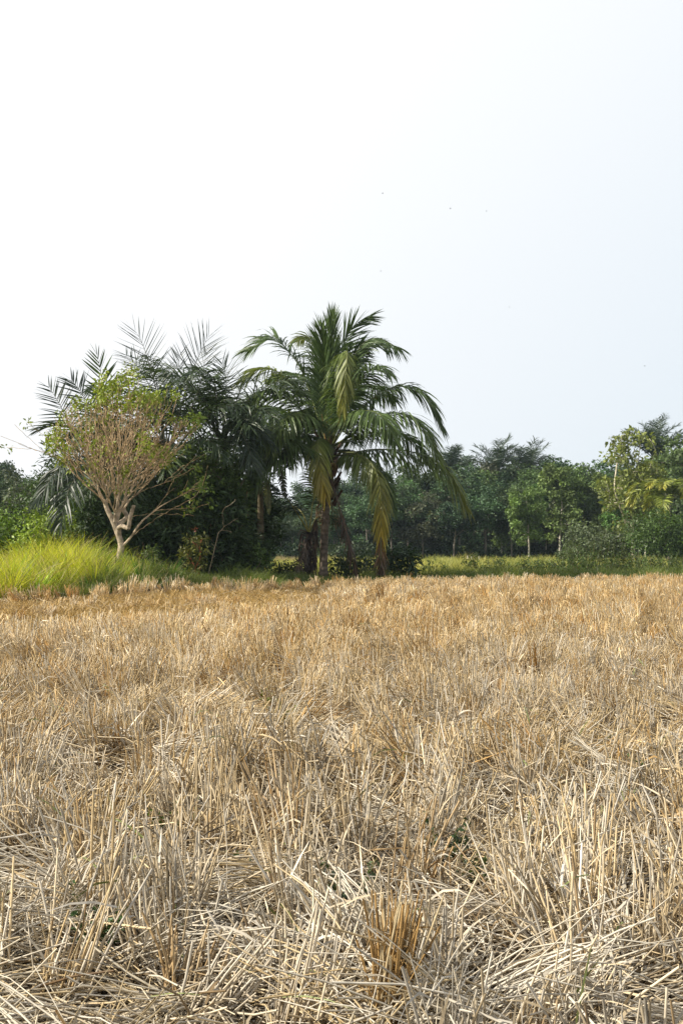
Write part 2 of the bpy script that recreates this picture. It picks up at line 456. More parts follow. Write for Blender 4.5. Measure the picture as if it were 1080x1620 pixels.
        c = straw_col(n, x, y) * rng.uniform(0.8, 1.1, (n, 1))
        grey = rng.random((n, 1)) < 0.45
        c = np.where(grey, c * 0.5 + 0.5 * np.array([0.52, 0.47, 0.36]), c)
        old = (z - ground_z(x, y) < 0.045)[:, None] & (rng.random((n, 1)) < 0.82)      # bottom layer: rotted brown, its colour also darkened to add depth between tufts
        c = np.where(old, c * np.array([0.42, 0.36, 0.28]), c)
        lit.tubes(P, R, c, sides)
        m = int(n * 0.6)
        x2 = x[:m] + rng.normal(0, 0.05, m); y2 = y[:m] + rng.normal(0, 0.05, m)
        a2 = rng.uniform(0, 6.28, m); L2 = rng.uniform(0.05, 0.3, m)
        d2 = np.stack([np.cos(a2), np.sin(a2), rng.uniform(-0.1, 0.5, m)], -1)
        uu = np.linspace(0, 1, max(K, 3))
        P2 = np.stack([x2, y2, ground_z(x2, y2) + rng.uniform(0.0, 0.07, m)], -1)[:, None] + d2[:, None] * (L2[:, None] * uu)[..., None]
        P2 += (rng.normal(0, 0.18, (m, 3)) * L2[:, None])[:, None] * (uu * (1 - uu) * 4)[None, :, None]
        P2[..., 2] = np.maximum(P2[..., 2] - 0.4 * L2[:, None] * uu ** 2, ground_z(P2[..., 0], P2[..., 1]) + 0.002)
        lit.ribbons(P2, rng.uniform(0.0012, 0.0045, m)[:, None] * np.linspace(1, 0.3, len(uu)), nrm(np.cross(d2, rng.normal(0, 0.6, (m, 3)) + np.array([0, 0, 1]))), straw_col(m, x2, y2) * rng.uniform(0.45, 1.1, (m, 1)))
    # ---- swaths: bundles of long straw pressed flat the same way by the harvester
    nb = 165
    by = 2.3 + 8.0 * rng.random(nb) ** 1.3; bx = rng.uniform(-1, 1, nb) * (0.285 * by + 1.0)
    for i in range(nb):
        m = rng.integers(12, 44); az = rng.uniform(0, 2 * math.pi); L = rng.uniform(0.35, 0.62, m); tilt = rng.uniform(0.12, 0.75)
        r0 = rng.normal(0, 0.05, (m, 2)); a = az + rng.normal(0, 0.16, m); el = np.clip(tilt + rng.normal(0, 0.10, m), 0.02, 1.3)
        d = np.stack([np.cos(a) * np.cos(el), np.sin(a) * np.cos(el), np.sin(el)], -1)
        x0 = bx[i] + r0[:, 0]; y0 = by[i] + r0[:, 1]
        u = np.linspace(0, 1, 5)
        P = np.stack([x0, y0, ground_z(x0, y0) + rng.uniform(0.01, 0.06, m)], -1)[:, None] + d[:, None] * (L[:, None] * u)[..., None]
        P[..., 2] -= (L * np.sin(el) * rng.uniform(0.1, 0.8, m))[:, None] * u ** 2
        P += (rng.normal(0, 0.04, (m, 3)) * L[:, None])[:, None] * (u * (1 - u) * 4)[None, :, None]
        P[..., 2] = np.maximum(P[..., 2], ground_z(P[..., 0], P[..., 1]) + 0.004)
        pale = rng.random() < 0.65
        c = 0.75 * (np.array([0.60, 0.55, 0.45]) if pale else np.array([0.48, 0.36, 0.18])) * rng.uniform(0.65, 1.12, (m, 1)) + 0.25 * straw_col(m, x0, y0)
        lit.tubes(P, rng.uniform(0.0012, 0.0031, m)[:, None] * np.linspace(1.1, 0.8, 5), c, 4)
    o = lit.build('straw_litter', M_STRAW)
    tag(o, 'loose grey straw lying flat and tangled between the stubble tufts', 'straw', kind='stuff')
field()

# ------------------------------------------------------------------ grasses
def blades(mb, x, y, L, w, col, lean=(0, 0), droop=0.5, K=4, sd=0.25, z=None):
    n = len(x)
    zz = ground_z(x, y) - 0.01 if z is None else z
    d = nrm(np.concatenate([rng.normal(0, sd, (n, 2)) + np.asarray(lean), np.ones((n, 1))], -1))
    u = np.linspace(0, 1, K)
    P = np.stack([x, y, zz], -1)[:, None] + d[:, None] * (L[:, None] * u)[..., None]
    out = nrm(d * np.array([1, 1, 0]) + 1e-6)
    P += out[:, None] * (L * droop * rng.uniform(0.2, 1, n))[:, None, None] * (u ** 2)[None, :, None] * 0.6
    P[..., 2] -= (L * droop * rng.uniform(0.1, 0.8, n))[:, None] * u ** 2.4 * 0.7
    a = rng.uniform(0, 6.28, n)
    S = nrm(np.cross(d, np.stack([np.cos(a), np.sin(a), 0 * a], -1)))
    W = np.broadcast_to(w, (n,))[:, None] * np.linspace(1, 0.12, K)
    mb.ribbons(P, W, S, col)

def grasses():
    # tall grass on the mound
    nt = 1150
    x = rng.normal(-7.2, 2.1, nt); y = rng.uniform(24.5, 36, nt)
    e = edge(x)
    k = (y > e + 0.15 + 0.9 * vnoise(x, y, 0.9, 71)) & (x > -14) & (x < -3.7 - 1.0 * vnoise(x, y, 0.8, 70)); x, y = x[k], y[k]; nt = len(x)
    yel = sstep(-4.3, -7.2, x + rng.normal(0, 0.7, nt))[:, None]
    tc = np.array([0.15, 0.23, 0.04]) * (1 - yel) + yel * np.array([0.60, 0.62, 0.045])
    tc = tc * rng.uniform(0.5, 1.25, (nt, 1))
    gr = rng.random((nt, 1)) < 0.13
    tc = np.where(gr, tc * np.array([0.45, 0.72, 0.9]), tc)
    tl = (0.40 + 0.50 * np.exp(-(((x + 6.7) / 1.7) ** 2))) * rng.uniform(0.45, 1.5, nt)
    mb = MB()
    tid = np.repeat(np.arange(nt), 46); n = len(tid)
    a = rng.uniform(0, 6.28, n); r = np.abs(rng.normal(0, 0.11, n))
    bx = x[tid] + np.cos(a) * r; by = y[tid] + np.sin(a) * r
    lean = rng.normal(0, 0.24, (nt, 2))[tid] + np.stack([np.cos(a) * r, np.sin(a) * r], -1) * 1.7
    c = tc[tid] * rng.uniform(0.7, 1.2, (n, 1))
    dead = rng.random((n, 1)) < 0.18
    c = np.where(dead, np.array([0.50, 0.41, 0.20]) * rng.uniform(0.7, 1.1, (n, 1)), c)
    blades(mb, bx, by, tl[tid] * rng.uniform(0.5, 1.15, n), rng.uniform(0.005, 0.012, n), c, lean, 0.6, 5, 0.14)
    tag(mb.build('tall_grass', M_GRASS), 'tall bright yellow green grass covering the mound at left', 'grass', kind='stuff')
    # dry orange low grass at the field's left end, with patches further right
    n = 200000
    x = np.concatenate([rng.uniform(-10, 12, n // 3), rng.uniform(-9, 0.5, n - n // 3)]); y = np.concatenate([rng.uniform(18, 27, n // 3), rng.uniform(13, 33, n - n // 3)])
    pat = 1.4 * dry_pat(x, y)
    k = in_view(x, y, 1.0) & (rng.random(n) < pat * (0.5 + vnoise(x, y, 0.5, 77))); x, y = x[k], y[k]; n = len(x)
    c = np.array([0.37, 0.24, 0.07]) * rng.uniform(0.7, 1.35, (n, 1)) * np.array([1, 1, 1])
    mb = MB(); blades(mb, x, y, rng.uniform(0.09, 0.21, n), rng.uniform(0.004, 0.009, n), c, (0, 0), 0.5, 3, 0.45)
    tag(mb.build('dry_grass', M_STRAW), 'low orange brown dry grass along the left end of the field', 'dry grass', kind='stuff')
    # green bank along the far edge of the field
    n = 60000
    x = rng.uniform(-6.0, 14.5, n); y = edge(x) + np.abs(rng.normal(0, 1, n)) * 3.2 + 0.1 + 0.5 * vnoise(x, x, 0.6, 79)
    t = vnoise(x, y, 1.0, 78)[:, None]
    c = (np.array([0.075, 0.13, 0.025]) * (1 - t) + t * np.array([0.22, 0.25, 0.055])) * rng.uniform(0.7, 1.25, (n, 1))
    grey = (rng.random((n, 1)) < 0.10)
    c = np.where(grey, np.array([0.26, 0.28, 0.18]), c)
    L = (0.15 + 0.50 * vnoise(x, y, 0.8, 80) ** 2 + 0.12 * sstep(4, 9, x) * vnoise(x, y, 0.5, 83)) * rng.uniform(0.5, 1.25, n)
    mb = MB(); blades(mb, x, y, L, rng.uniform(0.005, 0.011, n), c, (0, 0), 0.6, 3, 0.3)
    tag(mb.build('bank_grass', M_GRASS), 'dark green grass bank along the far edge of the stubble', 'grass', kind='stuff')
    # pale yellow green paddies between the bank and the woods
    n = 130000
    y = rng.uniform(43, 107, n); x = rng.uniform(-1, 1, n) * (0.30 * y + 3)
    band = vnoise(x * 0.12, y, 5.0, 81)[:, None]
    c = np.array([0.24, 0.28, 0.075]) * (1 - band) + band * np.array([0.44, 0.41, 0.12])
    brown = (sstep(80, 95, y) * sstep(2.0, -3.0, x))[:, None]
    c = c * (1 - brown) + brown * np.array([0.36, 0.29, 0.17])
    c = c * rng.uniform(0.7, 1.25, (n, 1))
    mb = MB(); blades(mb, x, y, (0.22 + 0.65 * vnoise(x, y, 2.2, 82) ** 2) * rng.uniform(0.6, 1.2, n), rng.uniform(0.012, 0.028, n), c, (0, 0), 0.5, 3, 0.3)
    tag(mb.build('meadow_grass', M_GRASS), 'pale yellow green grass of the open meadow before the woods', 'grass', kind='stuff')
grasses()

# ------------------------------------------------------------------ plants: fronds, limbs, crowns
def catmull(P, n):
    P = np.asarray(P, float)
    Q = np.concatenate([[2 * P[0] - P[1]], P, [2 * P[-1] - P[-2]]])
    out = []
    m = 24
    for i in range(len(P) - 1):
        p0, p1, p2, p3 = Q[i:i + 4]
        t = np.linspace(0, 1, m, endpoint=False)[:, None]
        out.append(0.5 * ((2 * p1) + (-p0 + p2) * t + (2 * p0 - 5 * p1 + 4 * p2 - p3) * t ** 2 + (-p0 + 3 * p1 - 3 * p2 + p3) * t ** 3))
    out.append(P[-1:])
    C = np.concatenate(out)
    s = np.concatenate([[0], np.cumsum(np.linalg.norm(np.diff(C, axis=0), axis=1))]); s /= s[-1]
    u = np.linspace(0, 1, n)
    return np.stack([np.interp(u, s, C[:, k]) for k in range(3)], -1)

def frond(pts, nleaf=70, Lmax=0.9, w=0.02, droop=0.6, twist=0.0, t0=0.18, a0=75, a1=28, lift=0.25, col=(0.05, 0.09, 0.025), tipcol=None,
          r0=0.03, rcol=(0.16, 0.17, 0.06), irr=0.12, clump=0, side=None, colvar=0.25):
    """one pinnate palm leaf along the points pts: a midrib that carries its leaflets"""
    mb, rib = MB(), MB()
    C = catmull(pts, 60)
    T = nrm(np.gradient(C, axis=0))
    rib.tubes(C[None, ::3], (r0 * (1 - 0.88 * np.linspace(0, 1, 20)))[None], np.asarray(rcol), 5)
    if side is None:
        h = C[-1] - C[0]; h[2] = 0
        if np.linalg.norm(h) < 1e-3: h = np.array([1.0, 0, 0])
        h = h / np.linalg.norm(h)
        S0 = np.array([h[1], -h[0], 0])
    else:
        S0 = np.asarray(side, float)
    S = nrm(S0[None] - T * (T @ S0)[:, None])
    N = np.cross(S, T); N *= np.where(N[:, 2:3] < -0.3, 1, 1)
    ct, stw = math.cos(twist), math.sin(twist)
    S, N = S * ct + N * stw, N * ct - S * stw
    tip = np.asarray(tipcol if tipcol is not None else col, float)
    for sgn in (-1, 1):
        t = np.linspace(t0, 0.995, nleaf) + rng.normal(0, 0.004, nleaf)
        if clump: t = t + np.sin(np.arange(nleaf) * 2 * math.pi / clump) * 0.35 / nleaf * clump * 0.25
        t = np.clip(t, 0, 1)
        i = t * 59; i0 = np.clip(i.astype(int), 0, 58); f = (i - i0)[:, None]
        g = lambda A: A[i0] * (1 - f) + A[i0 + 1] * f
        B, Tt, Ss, Nn = g(C), nrm(g(T)), nrm(g(S)), nrm(g(N))
        tt = (t - t0) / (1 - t0)
        ang = np.radians(a0 + (a1 - a0) * tt ** 1.3) + rng.normal(0, irr, nleaf)
        lf = lift + rng.normal(0, irr * 1.2, nleaf)
        if clump: lf = lf + 0.35 * np.sign(np.sin(np.arange(nleaf) * 2.399 * 3)) * rng.random(nleaf)
        d = nrm(Tt * np.cos(ang)[:, None] + Ss * (sgn * np.sin(ang))[:, None] + Nn * lf[:, None])
        L = Lmax * (0.55 + 0.45 * sstep(0, 0.28, tt)) * (1 - 0.42 * sstep(0.68, 1.0, tt)) * rng.uniform(0.85, 1.08, nleaf)
        K = 5; u = np.linspace(0, 1, K)
        dr = droop * rng.uniform(0.7, 1.3, nleaf)
        dirs = d[:, None] + np.array([0, 0, -1.0])[None, None] * (dr[:, None] * (0.35 + 1.5 * u))[..., None]
        dirs = nrm(dirs)
        P = B[:, None] + np.concatenate([np.zeros((nleaf, 1, 3)), np.cumsum(dirs[:, :-1] * (L / (K - 1))[:, None, None], 1)], 1)
        ws = nrm(Tt - d * np.sum(Tt * d, -1, keepdims=True) + rng.normal(0, 0.35, (nleaf, 3)))
        W = w * np.array([0.55, 1, 0.9, 0.6, 0.06])[None] * rng.uniform(0.8, 1.15, (nleaf, 1))
        c = np.asarray(col)[None] * (1 - tt[:, None] ** 2.6) + tip[None] * tt[:, None] ** 2.6
        c = c * rng.uniform(1 - colvar, 1 + colvar, (nleaf, 1))
        mb.ribbons(P, W, ws, c)
    return Frond(rib, mb)

class Frond:
    def __init__(self, rib, lf): self.rib, self.lf = rib, lf
    def build(self, name, m, root):
        o = self.rib.build(name, m, root, smooth=True)
        me = self.lf.mesh('leaves', root.location); me.materials.append(m)
        l = bpy.data.objects.new('leaves', me); COL.objects.link(l); l.parent = o
        return o

def rand_frond_pts(c, az, el, L, sag, n=5):
    """arching leaf from c at azimuth az, start elevation el, length L; sag bends it down"""
    p = [np.array(c, float)]; e = el
    for k in range(n - 1):
        p.append(p[-1] + L / (n - 1) * np.array([math.cos(az) * math.cos(e), math.sin(az) * math.cos(e), math.sin(e)]))
        e -= sag / (n - 1) * (0.6 + 0.5 * k)
    return np.array(p)

def grow(seeds, targets, step=0.12, ang_w=1.2, wig=0.1, first=0, origin=None, path_w=0.0, curl=0.42):
    """branch skeleton: seeds = list of (points, parent index or None); each target is joined to the cheapest node"""
    pos, par, dr = [], [], []
    for pts, pj in seeds:
        pts = np.asarray(pts, float)
        for k in range(len(pts)):
            pos.append(pts[k]); par.append(pj if k == 0 else len(pos) - 2)
            dr.append(nrm(pts[min(k + 1, len(pts) - 1)] - pts[max(k - 1, 0)]))
    nseed = len(pos)
    cap = nseed + len(targets) * 40
    P = np.zeros((cap, 3)); D = np.zeros((cap, 3)); par = np.array(par + [0] * (cap - nseed), dtype=object)
    P[:nseed] = pos; D[:nseed] = dr; n = nseed
    plen = np.zeros(cap)
    for i in range(first + 1, nseed):
        if par[i] is not None: plen[i] = plen[par[i]] + np.linalg.norm(P[i] - P[par[i]])
    o = P[first] if origin is None else np.asarray(origin)
    order = np.argsort(np.linalg.norm(targets - o, axis=1))
    tips = []
    for ti in order:
        t = targets[ti]
        v = t - P[first:n]; d = np.linalg.norm(v, axis=1) + 1e-6
        cs = np.sum(v * D[first:n], 1) / d
        j = int(np.argmin(d * (1 + ang_w * (1 - cs)) + path_w * plen[first:n])) + first
        dist = d[j - first]; k = max(2, min(38, int(math.ceil(dist / step))))
        c = P[j] + D[j] * dist * curl
        u = np.linspace(0, 1, k + 1)[1:, None]
        q = (1 - u) ** 2 * P[j] + 2 * u * (1 - u) * c + u ** 2 * t
        q[:-1] += rng.normal(0, wig * step, (k - 1, 3))
        for a in range(k):
            P[n] = q[a]; par[n] = j if a == 0 else n - 1
            prev = P[par[n]]; D[n] = nrm(q[a] - prev); plen[n] = plen[par[n]] + np.linalg.norm(q[a] - prev); n += 1
        tips.append((n - 1, ti))
    return P[:n], [par[i] for i in range(n)], tips, nseed

def limb_mesh(mb, P, par, r_tip, power=2.3, sides=5, col=(0.3, 0.25, 0.18), seed_r=None, tipcol=None):
    n = len(P); cnt = np.zeros(n)
    child = np.zeros(n, bool)
    for i in range(n):
        if par[i] is not None: child[par[i]] = True
    cnt[~child] = 1
    for i in range(n - 1, -1, -1):
        if par[i] is not None: cnt[par[i]] += cnt[i]
    r = r_tip * cnt ** (1 / power)
    if seed_r is not None:
        for i, v in seed_r.items(): r[i] = max(r[i], v)
    idx = [i for i in range(n) if par[i] is not None]
    a = np.array([par[i] for i in idx]); b = np.array(idx)
    ra = np.minimum(r[a], r[b] * 1.35); rb = r[b]
    big = rb > r_tip * 2.5
    colr = np.asarray(col, float); tc = colr if tipcol is None else np.asarray(tipcol, float)
    f = np.clip(np.log(rb / r_tip) / 2.0, 0, 1)[:, None]
    cc = (tc * (1 - f) + colr * f) * rng.uniform(0.8, 1.15, (len(b), 1))
    ext = (P[b] - P[a]) * 0.08
    for m, s in ((big, sides + 2), (~big, 3)):
        if m.any():
            mb.tubes(np.stack([P[a][m], P[b][m] + ext[m]], 1), np.stack([ra[m], rb[m]], 1), cc[m], s)
    return r

def leaf_clump(mb, C, n, rad, size, col, flat=0.6, updir=0.5, var=0.25, aspect=0.45, outw=0.6):
    """n leaves around each centre of C"""
    N = len(C) * n
    c = np.repeat(C, n, 0)
    o = nrm(rng.normal(0, 1, (N, 3))) * (rng.random((N, 1)) ** 0.45)
    p = c + o * np.array([1, 1, flat]) * rad
    d = nrm(o + rng.normal(0, 0.6, (N, 3)) + np.array([0, 0, -0.15]))
    nn = nrm(rng.normal(0, 0.5, (N, 3)) + np.array([0, 0, updir]) + o * outw)
    s = size * rng.uniform(0.6, 1.3, N)
    col = np.asarray(col, float)
    if col.ndim == 2: col = np.repeat(col, n, 0)
    mb.leaves(p, d, nn, s, s * aspect, col * rng.uniform(1 - var, 1 + var, (N, 1)))

# ------------------------------------------------------------------ the coconut palm
def coconut_palm():
    Y0 = 40.0
    A = lambda px, py, dy=0.0: at(px, py, Y0 + dy)
    b = A(511, 921)
    root = thing('coconut_palm', 'tall coconut palm with arching green fronds standing alone at the far edge of the field', 'palm tree', tuple(b))
    mb = MB()
    tp = catmull([A(511, 925), A(512, 880), A(514, 830), A(517, 780), A(519, 735), A(520, 705)], 60)
    k = np.linspace(0, 1, 60)
    r = 0.125 + 0.08 * np.exp(-k * 14) + 0.010 * np.sin(k * 170) + 0.10 * sstep(0.60, 0.85, k)
    mb.tubes(tp[None], r[None], (np.array([0.15, 0.118, 0.088])[None] * (0.75 + 0.35 * (np.sin(k * 170) > 0)[:, None]))[None], 14)
    mb.build('trunk', M_BARK, root, smooth=True)
    # fibrous old leaf bases hugging the upper trunk
    fb = MB()
    for i in range(26):
        a = i * 2.4; z = i / 26
        c0 = A(519, 800 - 95 * z)
        d = np.array([math.cos(a), math.sin(a), 0])
        P = np.stack([c0 + d * 0.16, c0 + d * 0.27 + [0, 0, 0.22], c0 + d * 0.45 + [0, 0, 0.50]])
        fb.tubes(P[None], np.array([[0.09, 0.06, 0.03]]), np.array([0.10, 0.06, 0.04]) * rng.uniform(0.6, 1.4), 5)
    for i in range(160):
        a = rng.uniform(0, 6.28); c0 = A(519, rng.uniform(720, 830)); d = np.array([math.cos(a), math.sin(a), 0])
        P = np.stack([c0 + d * 0.2, c0 + d * rng.uniform(0.25, 0.45) + [0, 0, rng.uniform(-0.25, 0.2)], c0 + d * rng.uniform(0.25, 0.55) + [0, 0, rng.uniform(-0.6, 0.0)]])
        fb.tubes(P[None], np.array([[0.014, 0.010, 0.004]]), np.array([0.16, 0.11, 0.06]) * rng.uniform(0.5, 1.3), 3)
    fb.build('leaf_bases', M_BARK, root)
    G = (0.095, 0.145, 0.042); GL = (0.115, 0.16, 0.04); D = (0.068, 0.11, 0.038); YE = (0.36, 0.27, 0.035); BR = (0.20, 0.12, 0.06)
    X = (1, 0, 0)
    spec = [
        # points (px, py, depth offset), leaflet length, droop, col, tip colour, side
        ([(520, 705, 0), (521, 640, .1), (522, 570, .2), (524, 505, .1)], .85, .02, D, G, X, dict(a0=28, a1=12, lift=.1)),
        ([(521, 705, .1), (527, 640, .5), (536, 570, .9), (556, 520, 1.1), (585, 500, 1.0)], .85, .12, D, D, (0.75, 0.65, 0), dict(a0=50, a1=18)),
        ([(520, 705, -.1), (516, 640, -.1), (511, 570, -.3), (508, 520, -.5)], .80, .05, D, G, (0.9, -0.4, 0), dict(a0=38, a1=14)),
        ([(523, 705, 0), (541, 627, .3), (562, 560, .6), (592, 535, .7), (634, 552, .6)], .85, .28, D, D, (0.25, 0.75, 0.5), {}),
        ([(523, 705, -.2), (541, 650, -.9), (567, 606, -1.5), (595, 580, -1.9), (614, 590, -2.1)], .80, .55, D, G, None, {}),
        ([(526, 705, .1), (545, 676, .3), (582, 636, .5), (634, 611, .6), (672, 628, .5), (695, 670, .3)], 1.0, .55, D, D, None, {}),
        ([(526, 707, -.2), (552, 690, -.7), (590, 664, -1.2), (630, 653, -1.6), (664, 671, -1.9), (690, 722, -2.0)], 1.0, .65, G, GL, None, {}),
        ([(526, 710, 0), (550, 697, .9), (582, 685, 1.7), (615, 681, 2.4), (649, 696, 2.9), (672, 722, 3.2)], .95, .7, D, D, None, {}),
        ([(527, 713, -.1), (556, 716, -.4), (597, 711, -.8), (656, 716, -1.1), (701, 738, -1.3), (731, 792, -1.4)], 1.15, .85, G, (0.13, 0.14, 0.02), None, dict(nleaf=110)),
        ([(524, 722, -.2), (543, 720, -1.0), (567, 719, -1.7), (592, 740, -2.3), (603, 790, -2.6), (602, 850, -2.6)], .85, 1.0, GL, YE, X, dict(a0=60, a1=20, nleaf=100, droopy=1)),
        ([(518, 708, -.3), (511, 694, -1.2), (503, 697, -2.0), (504, 722, -2.5), (509, 760, -2.7), (514, 782, -2.7)], .75, .8, GL, YE, X, dict(a0=62, a1=22)),
        ([(516, 704, -.2), (500, 676, -.7), (471, 643, -1.3), (436, 619, -1.7), (408, 624, -2.0), (391, 655, -2.1)], 1.0, .6, G, GL, None, {}),
        ([(516, 708, .1), (492, 697, .3), (460, 685, .6), (416, 667, .9), (376, 664, 1.1)], 1.0, .75, G, D, None, {}),
        ([(517, 702, .1), (500, 650, .4), (482, 597, .8), (460, 560, 1.0), (430, 536, 1.1), (390, 556, 1.2)], .9, .35, D, G, (-0.2, 0.8, 0.55), {}),
        ([(517, 703, .3), (496, 655, 1.1), (464, 608, 1.9), (420, 582, 2.5), (380, 604, 2.8)], .9, .6, GL, (0.2, 0.22, 0.05), None, {}),
        ([(519, 703, .3), (513, 630, 1.2), (502, 565, 2.1), (488, 535, 2.6), (470, 540, 3.0)], .75, .5, G, (0.22, 0.24, 0.06), (0.7, 0.7, 0), {}),
        ([(520, 703, -.1), (528, 630, -.5), (540, 568, -1.0), (549, 556, -1.6), (547, 590, -2.2), (541, 650, -2.4)], .75, .9, (0.10, 0.145, 0.035), (0.24, 0.24, 0.045), X, dict(a0=55, a1=22)),
        ([(516, 712, -.3), (486, 704, -1.1), (452, 712, -1.8), (418, 730, -2.2), (392, 770, -2.3)], 1.0, .9, G, D, None, {}),
        ([(524, 716, .4), (545, 712, 1.3), (572, 722, 2.2), (600, 750, 2.8), (616, 800, 3.0)], .9, .9, D, D, None, {}),
        ([(519, 703, .4), (517, 650, 1.4), (526, 600, 2.5), (545, 585, 3.3), (570, 600, 3.9)], .85, .6, D, D, None, {}),
        ([(516, 704, -.3), (497, 668, -1.2), (470, 655, -2.0), (446, 668, -2.6), (432, 705, -2.8)], .85, .85, G, GL, None, {}),
        ([(517, 703, .4), (505, 655, 1.2), (485, 610, 2.0), (462, 590, 2.8), (435, 600, 3.4)], .9, .5, D, G, None, {}),
        ([(516, 706, .2), (490, 676, .8), (455, 650, 1.4), (420, 645, 1.9), (392, 672, 2.2)], 1.0, .6, G, G, None, {}),
        ([(524, 704, .3), (540, 660, 1.2), (560, 622, 2.1), (590, 610, 2.9), (622, 632, 3.4)], .95, .55, D, G, None, {}),
        ([(522, 703, .1), (531, 650, .5), (543, 600, .9), (556, 565, 1.1), (575, 545, 1.2)], .85, .2, G, D, (0.7, 0.6, 0.2), {}),
        ([(515, 708, -.2), (490, 690, -.9), (455, 682, -1.5), (420, 692, -2.0), (398, 725, -2.2)], 1.0, .75, G, G, None, {}),
        ([(525, 706, -.3), (545, 668, -1.3), (575, 650, -2.3), (605, 660, -3.1), (625, 700, -3.5)], .9, .85, G, G, None, {}),
    ]
    for pts, L, dr, c, tc, side, kw in spec:
        kw = dict(kw); kw.pop('droopy', None); kw.setdefault('nleaf', 122)
        P = [A(*p) for p in pts]
        f = frond(P, Lmax=L * 1.25, w=0.0265, droop=dr * 1.5, col=c, tipcol=tc, side=side, r0=0.036, t0=0.16, rcol=(0.15, 0.17, 0.05), **kw)
        f.build('frond', M_PALM, root)
    # two dead fronds hang down the trunk
    for pts in ([(523, 760, -.2), (533, 790, -.9), (545, 832, -1.3), (556, 875, -1.5), (566, 912, -1.6)],
                [(516, 765, .1), (503, 800, .2), (497, 850, .3), (494, 905, .3)]):
        f = frond([A(*p) for p in pts], nleaf=50, Lmax=.55, w=.022, droop=1.6, col=(0.075, 0.047, 0.035), tipcol=(0.12, 0.08, 0.05), r0=0.035, t0=0.4, a0=35, a1=15, side=X, rcol=(0.17, 0.11, 0.07), irr=0.3)
        tag(f.build('dead_frond', M_PALM, root), 'brown withered frond hanging beside the trunk')
    # dead tip piled on the ground under the yellow frond
    f = frond([A(602, 850, -2.6), A(602, 880, -2.6), A(600, 908, -2.6)], nleaf=46, Lmax=.6, w=.02, droop=1.4, col=(0.14, 0.085, 0.04), tipcol=(0.06, 0.042, 0.03), r0=0.02, t0=0.0, a0=35, a1=20, side=X, irr=0.3)
    tag(f.build('dead_frond', M_PALM, root), 'brown dead frond end reaching the ground under the yellow frond')
    # flower stalk and coconuts under the crown
    nb = MB()
    for (px, py, dy) in ((512, 735, -.35), (527, 738, -.33), (519, 748, -.38), (507, 745, -.2)):
        c = A(px, py, dy); th = np.linspace(0, math.pi, 9); ph = np.linspace(0, 2 * math.pi, 13)[:-1]
        v = np.array([[0.11 * math.sin(t) * math.cos(p), 0.11 * math.sin(t) * math.sin(p), 0.14 * math.cos(t)] for t in th for p in ph]) + c
        q = np.array([[i * 12 + j, i * 12 + (j + 1) % 12, (i + 1) * 12 + (j + 1) % 12, (i + 1) * 12 + j] for i in range(8) for j in range(12)])
        cb = MB(); cb.add(v, q, None, np.array([0.14, 0.10, 0.04]) * rng.uniform(0.8, 1.2))
        cb.build('coconut', M_BARK, root, smooth=True)
    sp = MB()
    for px in (509, 516, 524):
        sp.tubes(np.stack([A(519, 722, -.2), A((px + 519) / 2, 690, -.4), A(px, 655, -.5)])[None], np.array([[.03, .022, .008]]), np.array([0.30, 0.15, 0.05]), 5)
    sp.build('flower_stalk', M_TWIG, root)
coconut_palm()

# ------------------------------------------------------------------ the feathery palms at left
def feather_palm(px, Y, cy, label, fixed, nrand, seed, azr=(0, 6.28), Lr=(2.6, 3.6)):
    b = at(px, 915, Y); b[2] = ground_z(b[0], b[1])
    root = thing('feather_palm', label, 'palm tree', tuple(b), 'wild palms behind the pale tree')
    c0 = at(px, cy, Y)
    mb = MB(); k = np.linspace(0, 1, 30)
    P = b[None] + (c0 - b)[None] * k[:, None]
    P[:, 0] += 0.08 * np.sin(k * 5 + seed); P[0, 2] -= 0.1
    mb.tubes(P[None], (0.10 + 0.015 * np.sin(k * 60))[None], np.array([0.045, 0.035, 0.028]), 10)
    mb.build('trunk', M_BARK, root, smooth=True)
    D = (0.052, 0.080, 0.036); G = (0.075, 0.115, 0.036)
    for pts, L, w, dr, c, side, kw in fixed:
        f = frond([at(p[0], p[1], Y + p[2]) for p in pts], Lmax=L, w=w, droop=dr, col=c, side=side, r0=0.03, t0=0.3, rcol=(0.10, 0.10, 0.06), **kw)
        f.build('frond', M_PALM, root)
    for i in range(nrand):
        az = azr[0] + (azr[1] - azr[0]) * (i + rng.random()) / nrand
        el = rng.uniform(0.1, 1.25)
        p = rand_frond_pts(c0 + rng.normal(0, 0.08, 3) + [0, 0, -0.3 * (1.2 - el)], az, el, rng.uniform(*Lr), rng.uniform(0.9, 1.9))
        f = frond(p, nleaf=56, Lmax=rng.uniform(0.75, 1.05), w=0.021, droop=rng.uniform(0.4, 1.1), col=D if rng.random() < 0.7 else G, r0=0.028, t0=0.25, irr=0.2, clump=4, rcol=(0.08, 0.08, 0.05))
        f.build('frond', M_PALM, root)
X = (1, 0, 0)
D_ = (0.030, 0.048, 0.028); G_ = (0.06, 0.10, 0.028)
